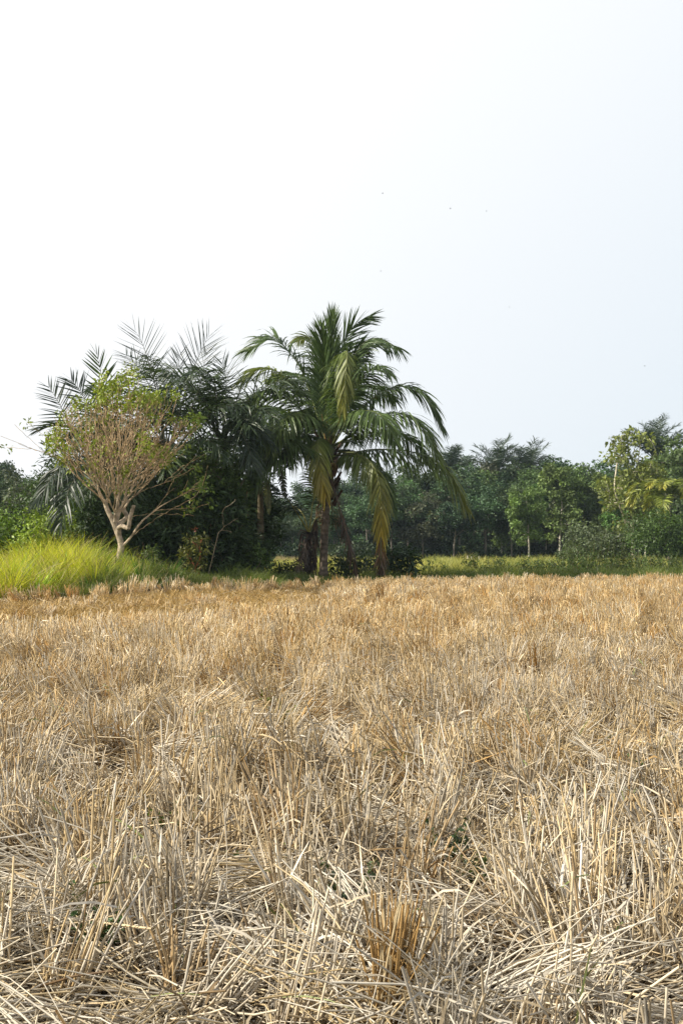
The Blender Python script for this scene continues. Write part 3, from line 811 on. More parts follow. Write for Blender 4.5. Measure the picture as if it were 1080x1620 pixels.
feather_palm(160, 36.0, 730, 'wild feather palm behind the pale tree, one broad green fan of leaflets on top', [
    ([(162, 715, 0), (166, 650, -.2), (160, 590, -.4), (153, 560, -.6)], .75, .036, .05, G_, X, dict(nleaf=17, a0=62, a1=16, irr=.06)),
    ([(160, 715, .2), (150, 660, .5), (128, 620, .8), (112, 600, 1.0)], .8, .024, .15, D_, (0.6, 0.5, 0.6), dict(nleaf=26, a0=70, a1=25, irr=.1)),
    ([(158, 718, -.2), (130, 690, -.8), (95, 672, -1.2), (62, 680, -1.4)], .8, .024, .35, D_, None, dict(nleaf=34, irr=.14)),
    ([(158, 720, .1), (128, 700, .3), (95, 640, .6), (78, 612, .8)], .75, .022, .1, D_, (0.7, 0.3, 0.6), dict(nleaf=26, irr=.1)),
    ([(158, 724, -.3), (128, 722, -1.0), (92, 742, -1.6), (62, 790, -1.9)], .9, .024, .9, D_, None, dict(nleaf=40, irr=.14)),
    ([(160, 728, -.3), (140, 740, -1.2), (112, 770, -1.9), (95, 830, -2.2)], .9, .024, .9, D_, None, dict(nleaf=40, irr=.14)),
], 16, 1, (-1.9, 1.9), (1.8, 2.8))
feather_palm(265, 37.0, 715, 'wild feather palm whose thin bare-looking fronds rise highest above the pale tree', [
    ([(262, 712, 0), (255, 650, .1), (240, 590, .2), (226, 545, .3), (214, 522, .3)], 1.05, .013, .04, D_, X, dict(nleaf=26, a0=80, a1=22, irr=.10)),
    ([(266, 712, .2), (285, 650, .3), (300, 600, .4), (316, 560, .5), (330, 532, .5)], 1.10, .012, .08, D_, X, dict(nleaf=38, a0=72, a1=22, irr=.08)),
    ([(268, 712, -.2), (296, 660, -.4), (318, 605, -.6), (326, 560, -.7)], .9, .013, .08, D_, (0.8, 0.5, 0.2), dict(nleaf=26, irr=.1)),
    ([(262, 714, .4), (250, 640, .6), (222, 585, .8), (200, 562, 1.0)], .9, .015, .2, D_, (0.7, 0.5, 0.4), dict(nleaf=30, irr=.12)),
    ([(264, 712, .5), (276, 640, .8), (282, 590, 1.0), (284, 562, 1.1)], .8, .015, .1, D_, X, dict(nleaf=24, irr=.12)),
], 17, 2)
feather_palm(352, 38.0, 690, 'dark tangled feather palm between the pale tree and the coconut palm', [
    ([(352, 690, 0), (356, 640, .1), (358, 600, .2), (352, 575, .3)], .85, .015, .15, D_, X, dict(nleaf=28, irr=.16)),
    ([(354, 690, 0), (372, 640, .1), (385, 610, .2), (400, 600, .3)], .85, .016, .4, D_, None, dict(nleaf=34, irr=.16)),
    ([(354, 692, -.2), (375, 670, -.8), (400, 672, -1.3), (425, 700, -1.6)], .9, .020, .8, D_, None, dict(nleaf=40, irr=.16)),
    ([(352, 694, -.2), (362, 680, -1.0), (385, 690, -1.7), (402, 740, -2.1)], .9, .020, .9, D_, None, dict(nleaf=40, irr=.16)),
], 19, 3)

# ------------------------------------------------------------------ the pale bare tree on the mound
def pale_tree():
    Y0 = 31.0
    A = lambda px, py, dy=0.0: at(px, py, Y0 + dy)
    b = A(190, 905); b[2] = ground_z(b[0], b[1]) - 0.05
    root = thing('pale_tree', 'small pale-barked tree on the grass mound, dense bare twigs tipped with yellow green leaves', 'tree', tuple(b))
    s1 = catmull([b, A(190, 880), A(192, 862), A(186, 842), A(178, 822), A(170, 806), A(166, 792)], 24)
    s2 = catmull([A(191, 866, 0), A(200, 858, -.05), (A(210, 846, -.1)), A(222, 828, -.1), A(240, 812, 0), A(256, 800, .1), A(274, 790, .2)], 18)
    s3 = catmull([A(184, 836, 0), A(192, 826, .15), A(202, 818, .2), A(196, 806, .25), A(200, 790, .3)], 12)
    s4 = catmull([A(185, 838, 0), A(194, 832, -.2), A(203, 836, -.3), A(206, 820, -.35), A(212, 800, -.4)], 12)
    seeds = [(s1, None), (s2[1:], 9), (s3[1:], 13), (s4[1:], 12)]
    # crown targets
    T = []
    while len(T) < 2000:
        u = rng.normal(0, 1, 3); u /= np.linalg.norm(u)
        rr = rng.random() ** 0.33 * (0.55 + 0.72 * vnoise(math.atan2(u[2], u[0]) * 3.5 + 20, u[1] * 2, 1.0, 93))
        p = np.array([192, 699.0]) + np.array([u[0] * 132, -u[2] * 98]) * rr
        dy = u[1] * 1.75 * rr
        # vase: nothing under the cone that opens up from the fork
        dx = abs(p[0] - 184) / 120.0; up = (822 - p[1]) / 200.0
        if up < 0.10 + 0.55 * dx ** 1.3 or (abs(dy) / 1.8) > up * 2.2: continue
        if vnoise(p[0], p[1], 34, 91) < 0.22: continue
        T.append(A(p[0], p[1], dy))
    R = []
    for p_ in ((2, 690), (12, 708), (30, 702), (44, 668), (24, 672)): R.append(A(p_[0], p_[1], rng.normal(0, 0.3)))
    for _ in range(34):
        q = rng.normal(0, 1, 2)
        R.append(A(300 + q[0] * 20, 752 + q[1] * 30, rng.normal(0, 0.5)))
    T = np.array(T); R = np.array(R)
    # the first fork level is above the trunk: skip the trunk's lowest nodes
    P, par, tips, ns = grow(seeds, np.concatenate([T, R]), 0.10, 0.25, 0.10, 14, A(186, 830), 0.80, 0.25)
    mb = MB()
    sr = {}
    for i in range(24): sr[i] = 0.095 * (1 - 0.45 * i / 24) + (0.03 if i == 0 else 0)
    for i in range(24, 24 + 17): sr[i] = 0.032 * (1 - 0.7 * (i - 24) / 17)
    for i in range(41, 52): sr[i] = 0.065 * (1 - 0.3 * (i - 41) / 11)
    for i in range(52, 63): sr[i] = 0.06 * (1 - 0.3 * (i - 52) / 11)
    limb_mesh(mb, P, par, 0.0054, 2.95, 7, (0.38, 0.31, 0.225), sr, (0.46, 0.33, 0.19))
    mb.build('trunk', M_BARK, root, smooth=True)
    lf = MB()
    tp = np.array([P[i] for i, _ in tips])
    pxs = 540 + tp[:, 0] / tp[:, 1] * FPX; pys = 810 - (tp[:, 2] - CAM_H) / tp[:, 1] * FPX + 56
    hi = sstep(652, 614, pys) + 0.9 * sstep(285, 325, pxs) * sstep(560, 640, pys) + 0.30 * sstep(130, 80, pxs) + 0.07
    hi = hi * sstep(0.25, 0.6, vnoise(pxs, pys + tp[:, 1] * 30, 22, 94)) * 1.3
    sel = rng.random(len(tp)) < hi
    c = np.array([[0.22, 0.28, 0.03]]) * (1 - sstep(270, 330, pxs)[sel, None]) + sstep(270, 330, pxs)[sel, None] * np.array([[0.13, 0.20, 0.035]])
    leaf_clump(lf, tp[sel], 17, 0.15, 0.10, c, 0.8, 0.5, 0.3, 0.5)
    lf.build('leaves', M_LEAF, root)
pale_tree()

# ------------------------------------------------------------------ shrubs, weeds and the dark thicket
def bush(name, label, cat, px, py_top, Y, wpx, col, nclump=40, nleaf=40, leaf=0.12, group=None, base_py=None, open_=0.0, stems=5, mat=None, barkcol=(0.16, 0.12, 0.08), aspect=0.45, rad=None, build=True, low=0.12):
    g = at(px, 900, Y); b = np.array([g[0], Y, float(ground_z(g[0], Y))])
    top = at(px, py_top, Y)[2]; H = max(top - b[2], 0.3); W = wpx / FPX * Y / 2
    root = thing(name, label, cat, tuple(b), group)
    C = []
    while len(C) < nclump:
        u = rng.uniform(-1, 1, 3)
        q = u[0] ** 2 + u[1] ** 2 + (u[2]) ** 2
        if q > 1 or q < 0.12 or rng.random() < open_: continue
        C.append(b + np.array([u[0] * W, u[1] * W * 0.9, H * (0.5 + low / 2 + (0.5 - low / 2) * u[2] * 0.92)]))
    C = np.array(C)
    seeds = []
    for s in range(stems):
        a = s * 2.4
        p0 = b + np.array([math.cos(a) * 0.02, math.sin(a) * 0.02, -0.05])
        p1 = p0 + np.array([math.cos(a) * W * 0.24, math.sin(a) * W * 0.24, H * 0.3])
        seeds.append((catmull([p0, (p0 + p1) / 2, p1], 6), None))
    P, par, tips, ns = grow(seeds, C, H * 0.08, 0.9, 0.12, 0)
    mb = MB(); limb_mesh(mb, P, par, max(0.006, H * 0.003), 2.4, 4, barkcol)
    mb.build('stems', M_TWIG, root)
    lf = MB()
    cv = np.asarray(col)[None] * rng.uniform(0.75, 1.3, (len(C), 1))
    r = rad if rad is not None else 0.34 * (W * W * H) ** (1 / 3) * 1.2
    leaf_clump(lf, C, nleaf, r, leaf, cv, 0.75, 0.5, 0.25, aspect)
    lf.build('leaves', mat or M_LEAF, root)
    return root

YG = (0.20, 0.28, 0.035); MG = (0.07, 0.12, 0.03); DG = (0.032, 0.055, 0.024)
# bright shrubs left of the tree
bush('leafy_shrub', 'bright yellow green leafy shrub behind the tall grass, left of the pale tree', 'shrub', 75, 806, 35.5, 95, YG, 60, 46, 0.13, base_py=880)
bush('leafy_shrub', 'mid green leafy shrub cut off by the left edge of the photo', 'shrub', 8, 800, 36.5, 70, (0.13, 0.21, 0.03), 50, 46, 0.13)
bush('leafy_shrub', 'low green shrub just left of the pale trunk behind the grass', 'shrub', 118, 838, 34.8, 60, (0.10, 0.15, 0.03), 34, 40, 0.11)
bush('leafy_shrub', 'taller dark shrub at the left edge behind the bright shrubs', 'shrub', 40, 770, 41, 90, (0.06, 0.10, 0.03), 50, 46, 0.15)
# dark thicket under the palms
for (px, top, Y, w, lab) in ((215, 720, 39.0, 120, 'dark thicket bush directly behind the pale trunk'), (285, 690, 40.5, 130, 'tallest dark thicket bush, under the thin highest feather palm fronds'),
                             (345, 682, 41.5, 115, 'dark tall bush behind the tangled feather palm'), (395, 735, 41.0, 80, 'dark bush at the right end of the thicket left of the coconut palm'),
                             (258, 800, 37.8, 90, 'low dark bush in the shade right of the pale trunk'), (150, 760, 38.5, 110, 'dark bush behind the left drooping palm fronds'),
                             (385, 845, 38.5, 70, 'low shaded shrub at the foot of the tangled feather palm'), (322, 815, 38.6, 80, 'low dark bush in the middle of the shaded thicket'),
                             (172, 775, 35.0, 80, 'dark bush hiding the foot of the palm behind the pale trunk'), (268, 765, 35.8, 90, 'dark bush before the trunk of the highest feather palm'), (352, 770, 36.6, 80, 'dark bush before the trunk of the tangled feather palm'),
                             (120, 700, 40.0, 120, 'dark bush behind the left side of the pale tree crown'), (250, 745, 42.5, 130, 'dark bush deep in the thicket behind the bare twigs'), (320, 755, 43.0, 130, 'dark bush deepest in the thicket right of the bare twigs')):
    bush('thicket_bush', lab, 'bush', px, top, Y, w, (0.052, 0.088, 0.034), 95, 54, 0.24, 'dark bushes of the thicket', aspect=0.22)
rs = bush('red_tipped_shrub', 'small scraggly shrub with reddish stems and a red leaf tip before the dark thicket', 'shrub', 309, 836, 34.2, 42, (0.13, 0.14, 0.035), 34, 18, 0.11, stems=3, barkcol=(0.28, 0.10, 0.05), low=0.12, open_=0.45, rad=0.16)
tip = MB(); leaf_clump(tip, np.array([at(308, 838, 34.2)]), 16, 0.08, 0.055, (0.20, 0.055, 0.03)); tip.build('red_leaves', M_LEAF, rs)
bush('leafy_shrub', 'tall mid green leafy bush before the trunk of the tangled feather palm', 'shrub', 350, 690, 36.9, 85, (0.085, 0.135, 0.036), 60, 40, 0.16)
bush('leafy_shrub', 'sunlit green bush behind the right side of the pale tree crown', 'shrub', 290, 700, 36.2, 80, (0.085, 0.135, 0.036), 50, 40, 0.15)
bush('leafy_shrub', 'mid green leafy shrub before the right half of the thicket', 'shrub', 392, 858, 36.6, 60, (0.08, 0.13, 0.035), 30, 34, 0.13)
bush('leafy_shrub', 'low mid green shrub in the grass just right of the pale trunk', 'shrub', 238, 868, 33.0, 40, (0.08, 0.12, 0.03), 22, 30, 0.10)
bush('leafy_shrub', 'dark broadleaf shrub right of the yellow hanging coconut frond', 'shrub', 632, 868, 39.5, 60, (0.04, 0.075, 0.03), 26, 34, 0.22, aspect=0.28)
bush('leafy_shrub', 'low dark shrub at the foot of the coconut palm', 'shrub', 560, 878, 41.0, 90, (0.04, 0.07, 0.025), 40, 34, 0.13)
bush('leafy_shrub', 'small scrubby weed growing at left of the coconut trunk', 'shrub', 455, 890, 41.0, 70, (0.05, 0.08, 0.025), 30, 34, 0.11)

def broad_leaf(mb, base, mid, tip, w, col):
    C = catmull([base, mid, tip], 14)
    T = nrm(np.gradient(C, axis=0)); S = nrm(np.cross(T, np.array([0.2, -1, 0.3])))
    W = w * np.sin(np.linspace(0.12, 1, 14) * math.pi) ** 0.6
    dn = np.array([0, 0, -1.0])
    f = np.linspace(0, 13, 40); Ci = np.stack([np.interp(f, np.arange(14), C[:, k]) for k in range(3)], -1)
    Si = np.stack([np.interp(f, np.arange(14), S[:, k]) for k in range(3)], -1); Wi = np.interp(f, np.arange(14), W)
    for sd in (-1, 1):            # the blade is torn into strips by the wind
        for i in range(39):
            if rng.random() < 0.08: continue
            k = rng.uniform(0.7, 1.05); dr = rng.uniform(0.25, 0.75); e = (Ci[i + 1] - Ci[i]) * rng.uniform(-0.5, 0.3)
            o0 = sd * Si[i] * Wi[i] * 0.8 * k + dn * Wi[i] * dr + e; o1 = sd * Si[i + 1] * Wi[i + 1] * 0.8 * k + dn * Wi[i + 1] * dr + e
            m0 = sd * Si[i] * Wi[i] * 0.5 * k + dn * Wi[i] * dr * 0.3; m1 = sd * Si[i + 1] * Wi[i + 1] * 0.5 * k + dn * Wi[i + 1] * dr * 0.3
            mb.add(np.stack([Ci[i], Ci[i + 1], Ci[i] + m0, Ci[i + 1] + m1, Ci[i] + o0, Ci[i + 1] + o1]), [[0, 1, 3, 2], [2, 3, 5, 4]], None, np.asarray(col) * rng.uniform(0.75, 1.25))
    mb.tubes(C[None], np.linspace(0.03, 0.008, 14)[None], np.array([0.10, 0.12, 0.04]), 5)

def banana_plant(px, py_c, Y, label, leaves):
    b = at(px, 912, Y); b[2] = ground_z(b[0], b[1])
    root = thing('banana_plant', label, 'banana plant', tuple(b), 'banana plants by the thicket')
    c0 = at(px, py_c, Y)
    mb = MB(); mb.tubes(np.stack([b - [0, 0, .1], (b + c0) / 2, c0])[None], np.array([[.13, .11, .07]]), np.array([0.12, 0.10, 0.06]), 10)
    mb.build('stem', M_BARK, root, smooth=True)
    for (m, t, w, col) in leaves:
        lb = MB(); broad_leaf(lb, c0, at(m[0], m[1], Y + m[2]), at(t[0], t[1], Y + t[2]), w, col)
        lb.build('leaf', M_PALM, root)
banana_plant(412, 745, 39.2, 'dark banana plant with drooping leaves left of the coconut palm', [
    ((392, 690, -.4), (345, 700, -.7), .26, (0.035, 0.055, 0.03)), ((432, 700, -.3), (462, 745, -.5), .26, (0.035, 0.055, 0.03)), ((400, 705, .3), (372, 745, .5), .25, (0.03, 0.05, 0.03)),
    ((422, 765, -.5), (426, 815, -.7), .17, (0.13, 0.14, 0.04)), ((397, 765, -.4), (388, 825, -.6), .16, (0.20, 0.11, 0.045)), ((415, 700, .5), (425, 690, 1.0), .22, (0.04, 0.06, 0.03)),
    ((440, 730, .2), (452, 790, .3), .2, (0.04, 0.055, 0.03))])
# the young palm with a dead trunk left of the coconut
def young_palm():
    Y = 39.6; b = at(486, 918, Y); b[2] = ground_z(b[0], b[1])
    root = thing('young_palm', 'short young palm with a dark ragged trunk just left of the coconut trunk', 'palm tree', tuple(b))
    c0 = at(488, 842, Y)
    mb = MB(); k = np.linspace(0, 1, 20)
    mb.tubes((b[None] + (c0 - b)[None] * k[:, None] + np.stack([0.06 * np.sin(k * 7), 0 * k, -0.1 * (1 - k)], -1))[None], (0.15 + 0.04 * np.sin(k * 40) - 0.05 * k)[None], np.array([0.04, 0.03, 0.025]), 10)
    for i in range(60):
        a = rng.uniform(0, 6.28); c = b + (c0 - b) * rng.random(); d = np.array([math.cos(a), math.sin(a), 0])
        mb.tubes(np.stack([c, c + d * .25 + [0, 0, .1], c + d * .35 + [0, 0, -rng.uniform(.1, .5)]])[None], np.array([[.03, .02, .006]]), np.array([0.055, 0.038, 0.03]) * rng.uniform(.6, 1.6), 4)
    mb.build('trunk', M_BARK, root)
    A = lambda p: at(p[0], p[1], Y + p[2])
    for pts, L, c in (([(488, 842, 0), (476, 822, -.2), (455, 790, -.5), (432, 772, -.7)], .7, (0.035, 0.06, 0.03)), ([(489, 842, 0), (494, 800, .1), (497, 770, .2), (492, 745, .3)], .6, (0.05, 0.08, 0.025)),
                      ([(488, 842, 0), (480, 815, .6), (462, 800, 1.1), (440, 812, 1.5)], .7, (0.04, 0.06, 0.03)), ([(489, 844, 0), (500, 820, .6), (515, 815, 1.1), (530, 830, 1.5)], .6, (0.04, 0.06, 0.03))):
        frond([A(p) for p in pts], nleaf=36, Lmax=L, w=.02, droop=.7, col=c, r0=.03, t0=.35, rcol=(0.22, 0.20, 0.04)).build('frond', M_PALM, root)
    f = frond([A((486, 846, -.1)), A((482, 870, -.4)), A((470, 900, -.7)), A((455, 910, -1.0))], nleaf=36, Lmax=.4, w=.02, droop=1.4, col=(0.10, 0.07, 0.05), side=X, r0=.03, t0=.2, irr=.3, rcol=(0.10, 0.07, 0.05))
    tag(f.build('dead_frond', M_PALM, root), 'dark dead frond slumped on the ground')
young_palm()

def dry_sapling(px, Y, pts, label, r=0.012, col=(0.30, 0.24, 0.16)):
    b = at(px, 905, Y); b[2] = ground_z(b[0], b[1])
    root = thing('bare_sapling', label, 'sapling', tuple(b))
    P, par, tips, ns = grow([(catmull([b, b + (at(*pts[0], Y) - b) * 0.6, at(*pts[0], Y)], 12), None)], np.array([at(p[0], p[1], Y + rng.normal(0, .2)) for p in pts[1:]]), 0.08, 0.8, 0.12, 3)
    mb = MB(); limb_mesh(mb, P, par, r * 0.6, 2.2, 5, col); mb.build('branches', M_TWIG, root)
dry_sapling(325, 35.0, [(345, 845), (352, 815), (362, 800), (372, 790), (376, 820), (366, 842), (335, 860), (340, 880)], 'thin bare grey sapling leaning right before the thicket')
dry_sapling(222, 30.2, [(228, 880), (215, 868), (226, 858), (240, 868), (236, 880), (210, 878)], 'small dark leafless twig plant right of the pale trunk', 0.010, (0.07, 0.05, 0.04))

# ------------------------------------------------------------------ the woods
def forest_tree_proto(H, W, seed, col, trunk_frac=0.30, nclump=70, nleaf=90, leaf=0.27, barkcol=(0.15, 0.13, 0.11), name='forest_tree', open_=0.0, lean=0.0, crad=None):
    root = thing(name, 'x', 'tree', (0, 0, 0), 'trees of the woods')
    C = []
    lobes = [(rng.normal(0, 0.35, 2), rng.uniform(0.2, 1.0)) for _ in range(7)]
    while len(C) < nclump:
        l = lobes[rng.integers(len(lobes))]
        u = rng.normal(0, 0.42, 3)
        x, y = l[0][0] + u[0], l[0][1] + u[1]
        z = np.clip(l[1] * 0.85 + u[2] * 0.35, 0, 1)
        prof = math.sin((0.10 + 0.82 * z) * math.pi) ** 0.6
        if x * x + y * y > prof * prof: continue
        C.append([x * W, y * W, H * (trunk_frac + (1 - trunk_frac) * (0.03 + 0.93 * z))])
    C = np.array(C)
    if lean: C[:, 0] += lean * C[:, 2]
    top = np.array([lean * H * 0.7, 0, H * 0.72])
    s = catmull([np.array([0, 0, -0.3]), np.array([lean * H * 0.2 + rng.normal(0, .06), rng.normal(0, .06), H * 0.25]), np.array([lean * H * 0.45 + rng.normal(0, .12), rng.normal(0, .12), H * 0.5]), top], 20)
    P, par, tips, ns = grow([(s, None)], C, 0.35, 1.0, 0.10, 6)
    sr = {i: H * 0.011 * (1 - 0.75 * i / 20) for i in range(20)}
    mb = MB(); limb_mesh(mb, P, par, 0.018, 2.3, 5, barkcol, sr)
    mb.build('trunk', M_TWIG, root)
    lf = MB()
    cv = np.asarray(col)[None] * rng.uniform(0.7, 1.35, (len(C), 1))
    leaf_clump(lf, C, nleaf, (crad or 0.25 * W), leaf, cv, 0.8, 0.25, 0.2, 0.6, 1.7)
    lf.build('crown', M_FOREST, root)
    return root

F_DARK = (0.068, 0.113, 0.052); F_MID = (0.095, 0.155, 0.052); F_LIGHT = (0.125, 0.19, 0.05); F_GREY = (0.085, 0.10, 0.06)
protos = {
    'd0': forest_tree_proto(9.0, 2.6, 0, F_DARK), 'd1': forest_tree_proto(9.5, 2.9, 1, F_DARK, 0.25), 'd2': forest_tree_proto(8.5, 2.3, 2, (0.042, 0.07, 0.034), 0.30),
    'm0': forest_tree_proto(9.0, 2.4, 3, F_MID, 0.30, 42), 'l0': forest_tree_proto(9.0, 1.9, 4, F_LIGHT, 0.14, 62, 100, lean=-0.05, crad=0.5, barkcol=(0.42, 0.38, 0.32)),
    'l1': forest_tree_proto(9.0, 2.0, 5, (0.11, 0.175, 0.05), 0.18, 62, 100, lean=0.02, crad=0.5, barkcol=(0.42, 0.38, 0.32)), 'b0': forest_tree_proto(8.0, 3.4, 8, F_DARK, 0.0, 60, 120),
    'g0': forest_tree_proto(8.0, 3.0, 6, F_GREY, 0.2, 46, 110),
}
used = set()
PH = {'b0': 8.0, 'd0': 9.0, 'd1': 9.5, 'd2': 8.5, 'm0': 9.0, 'l0': 9.0, 'l1': 9.0, 'g0': 8.0}
def plant_tree(kind, px, py_top, Y, label, group='trees of the woods', rz=None, wide=1.0):
    x = (px - 540) / FPX * Y
    H = at(px, py_top, Y)[2]
    s = H / PH[kind]
    rz = rng.uniform(0, 6.28) if rz is None else rz
    zg = float(ground_z(x, Y)); H -= zg; s = H / PH[kind]
    r = protos[kind]; sc = (s * wide, s * wide, s)
    if kind in used:
        r = dup(r, (x, Y, zg), rz, sc, label, group)
    else:
        used.add(kind); r.location = (x, Y, zg); r.rotation_euler = (0, 0, rz); r.scale = sc; r['label'] = label; r['group'] = group
    return r

# distinct trees first
plant_tree('l0', 836, 742, 100, 'light green lobed tree at the edge of the woods, its thin pale trunk leaning left', rz=0.2)
plant_tree('l1', 884, 724, 103, 'light green tall tree with straight pale trunk at the edge of the woods', rz=0.4)
plant_tree('l0', 792, 790, 108, 'small light green tree left of the leaning light green tree', rz=2.4)
plant_tree('l1', 958, 742, 104, 'mid green tree behind the pale big-leaved tree, filling the gap to its left', rz=2.0)
plant_tree('g0', 52, 730, 78, 'greyish round tree on the skyline far left, beside the pale tree', rz=1.0)
plant_tree('d1', 8, 742, 84, 'dark tree on the skyline at the left edge of the photo')
plant_tree('g0', 742, 722, 122, 'greyish round-crowned tree on the skyline just right of the long coconut frond', rz=3.0)
plant_tree('m0', 1082, 690, 104, 'tall dense tree at the right edge of the photo on the skyline', wide=1.3)
plant_tree('m0', 1045, 725, 110, 'dense green tree behind the small coconut palm at right', wide=1.2)
prof_x = [-200, 0, 60, 130, 300, 400, 500, 600, 660, 720, 800, 900, 960, 1010, 1080, 1260]
prof_y = [738, 752, 752, 765, 790, 778, 765, 745, 724, 728, 738, 724, 738, 728, 705, 690]
plant_tree('l1', 1020, 742, 96, 'light green tree in the shade right of the big-leaved tree trunk', rz=3.0)
plant_tree('l0', 975, 770, 99, 'light green low tree tucked in behind the big-leaved tree', rz=4.0)
plant_tree('m0', 925, 735, 105, 'tall mid green tree right of the light green tree with the straight trunk', rz=5.0)
plant_tree('l1', 862, 760, 107, 'small light green tree between the two tall light green trees', rz=1.3)
LAB_ROW = {106: 'dark tree in the front row of the woods behind the meadow', 113: 'dark tree of the second row of the woods, partly hidden', 121: 'dark tree deep in the woods, only its crown showing', 130: 'dark tree at the back of the woods along the skyline', 137: 'dark low-branched tree closing off the back of the woods'}
for ri, Y in enumerate((106, 113, 121, 130, 137)):
    px = -190 + 17 * ri
    while px < 1250:
        top = np.interp(px, prof_x, prof_y) + (40, 24, 8, -3, 30)[ri] + rng.normal(0, 9)
        hidden = 150 < px < 360
        if not (hidden and ri in (0, 2)):
            kind = ['d0', 'd1', 'd2', 'm0', 'm0', 'g0'][rng.integers(6)] if px > 620 else ['d0', 'd1', 'd2'][rng.integers(3)]
            if ri == 4: kind = 'b0'
            plant_tree(kind, px, top, Y + rng.normal(0, 1.2), LAB_ROW[Y], wide=rng.uniform(1.05, 1.35))
        px += rng.uniform(34, 50)
# undergrowth at the feet of the woods
und = None
UND = 'low dark undergrowth bush at the foot of the woods'
for i, px in enumerate(np.concatenate([np.arange(-60, 1200, 30.0), np.arange(-60, 1200, 24.0)])):
    if 140 < px < 380: continue
    Y = 107 + rng.normal(0, 2.0) + (6 if i % 2 else 0) + (14 if i >= 42 else 0)
    if und is None:
        und = bush('undergrowth_bush', UND, 'bush', px, 868, Y, 60, (0.04, 0.07, 0.03), 34, 60, 0.22, 'undergrowth bushes at the foot of the woods', mat=M_FOREST)
    else:
        s = rng.uniform(0.7, 1.5)
        x = (px - 540) / FPX * Y
        if i >= 42: s *= 1.3
        dup(und, (x, Y, float(ground_z(x, Y)) - 0.1), rng.uniform(0, 6.28), (s * 1.2, s * 1.2, s), UND, 'undergrowth bushes at the foot of the woods')

# palms on the skyline and the small coconut at right
def far_palm(name, px, py_c, Y, L, n, label, col, el_rng, sag, trunk_r=0.16, azs=None, nleaf=34, Lm=0.8, w=0.03, tip=None, grp='palms rising over the woods'):
    x = (px - 540) / FPX * Y; b = np.array([x, Y, 0.0])
    c0 = at(px, py_c, Y)
    root = thing(name, label, 'palm tree', tuple(b), grp)
    mb = MB(); k = np.linspace(0, 1, 16)
    mb.tubes((b[None] + (c0 - b)[None] * k[:, None])[None], (trunk_r + 0 * k)[None], np.array([0.20, 0.17, 0.13]), 8); mb.build('trunk', M_BARK, root, smooth=True)
    for i in range(n):
        az = i * 2.39996 + rng.normal(0, .2)
        el = rng.uniform(*el_rng)
        f = frond(rand_frond_pts(c0, az, el, L * rng.uniform(.8, 1.1), sag * rng.uniform(.7, 1.3)), nleaf=nleaf, Lmax=Lm, w=w, droop=.35, col=col, tipcol=tip, r0=.05, t0=.2, irr=.15, rcol=(0.14, 0.15, 0.10))
        f.build('frond', M_PALM, root)
SK = (0.068, 0.10, 0.072)
far_palm('skyline_palm', 784, 750, 124, 3.9, 24, 'feathery palm on the skyline, left one of the close pair above the woods', SK, (0.3, 1.5), 0.75, nleaf=46, Lm=1.0)
far_palm('skyline_palm', 832, 752, 127, 3.6, 22, 'feathery palm on the skyline, right one of the close pair above the woods', SK, (0.55, 1.5), 0.55, nleaf=46, Lm=1.0)
far_palm('skyline_palm', 1034, 726, 112, 3.8, 26, 'dark feathery palm towering over the pale big-leaved tree at right', SK, (0.55, 1.5), 0.6, nleaf=46, Lm=1.0)
far_palm('skyline_palm', 716, 748, 128, 2.8, 16, 'small feathery palm top on the skyline right behind the long coconut frond', SK, (0.55, 1.5), 0.6, nleaf=46, Lm=1.0)
far_palm('small_coconut_palm', 1056, 792, 80, 3.0, 19, 'small sunlit coconut palm with yellowish arching fronds behind the round bush at right', (0.17, 0.22, 0.04), (0.2, 1.3), 1.9, tip=(0.32, 0.30, 0.05), grp=None, nleaf=60, Lm=.75, w=0.04)

# the pale big-leaved tree at right
def big_leaf_tree():
    Y0 = 86.0
    A = lambda px, py, dy=0.0: at(px, py, Y0 + dy)
    b = A(1000, 893); b[2] = 0
    root = thing('big_leaf_tree', 'tall open tree with pale limbs and large yellow green leaves, right of the woods', 'tree', tuple(b))
    s1 = catmull([b, A(1001, 860), A(999, 820), A(1003, 780), A(1010, 760), A(1018, 735)], 24)
    s2 = catmull([A(1001, 850), A(985, 815, -.3), A(972, 775, -.5), A(975, 735, -.5)], 16)
    s3 = catmull([A(1010, 760), A(1008, 735, .3), A(1012, 705, .5)], 10)
    C = []
    while len(C) < 190:
        u = rng.normal(0, 1, 3); u /= np.linalg.norm(u); rr = rng.random() ** .4
        p = np.array([998 + u[0] * 50 * rr, 765 - u[2] * 88 * rr])
        if vnoise(p[0], p[1], 14, 95) < 0.3: continue
        C.append(A(p[0], p[1], u[1] * 2.0 * rr))
    C += [A(px_, py_, rng.normal(0, .5)) for px_, py_ in ((966, 697), (972, 712), (988, 685), (996, 697), (1012, 690), (966, 722), (980, 698), (1003, 712), (956, 760), (950, 770))]
    C = np.array(C)
    P, par, tips, ns = grow([(s1, None), (s2[1:], 6), (s3[1:], 19)], C, 0.3, 1.0, 0.12, 6)
    mb = MB(); sr = {i: 0.15 * (1 - 0.6 * i / 24) for i in range(24)}
    limb_mesh(mb, P, par, 0.018, 2.4, 6, (0.48, 0.43, 0.33), sr); mb.build('trunk', M_TWIG, root)
    lf = MB(); cv = np.array([[0.17, 0.20, 0.05]]) * rng.uniform(.75, 1.35, (len(C), 1))
    leaf_clump(lf, C, 17, 0.42, 0.30, cv, 0.9, 0.3, 0.3, 0.62); lf.build('crown', M_LEAF, root)
big_leaf_tree()
bush('round_bush', 'dense round dark green bushy tree with short trunk at the right edge', 'tree', 1052, 806, 76, 105, (0.07, 0.12, 0.028), 80, 85, 0.20, stems=1, low=0.2, barkcol=(0.12, 0.09, 0.06))
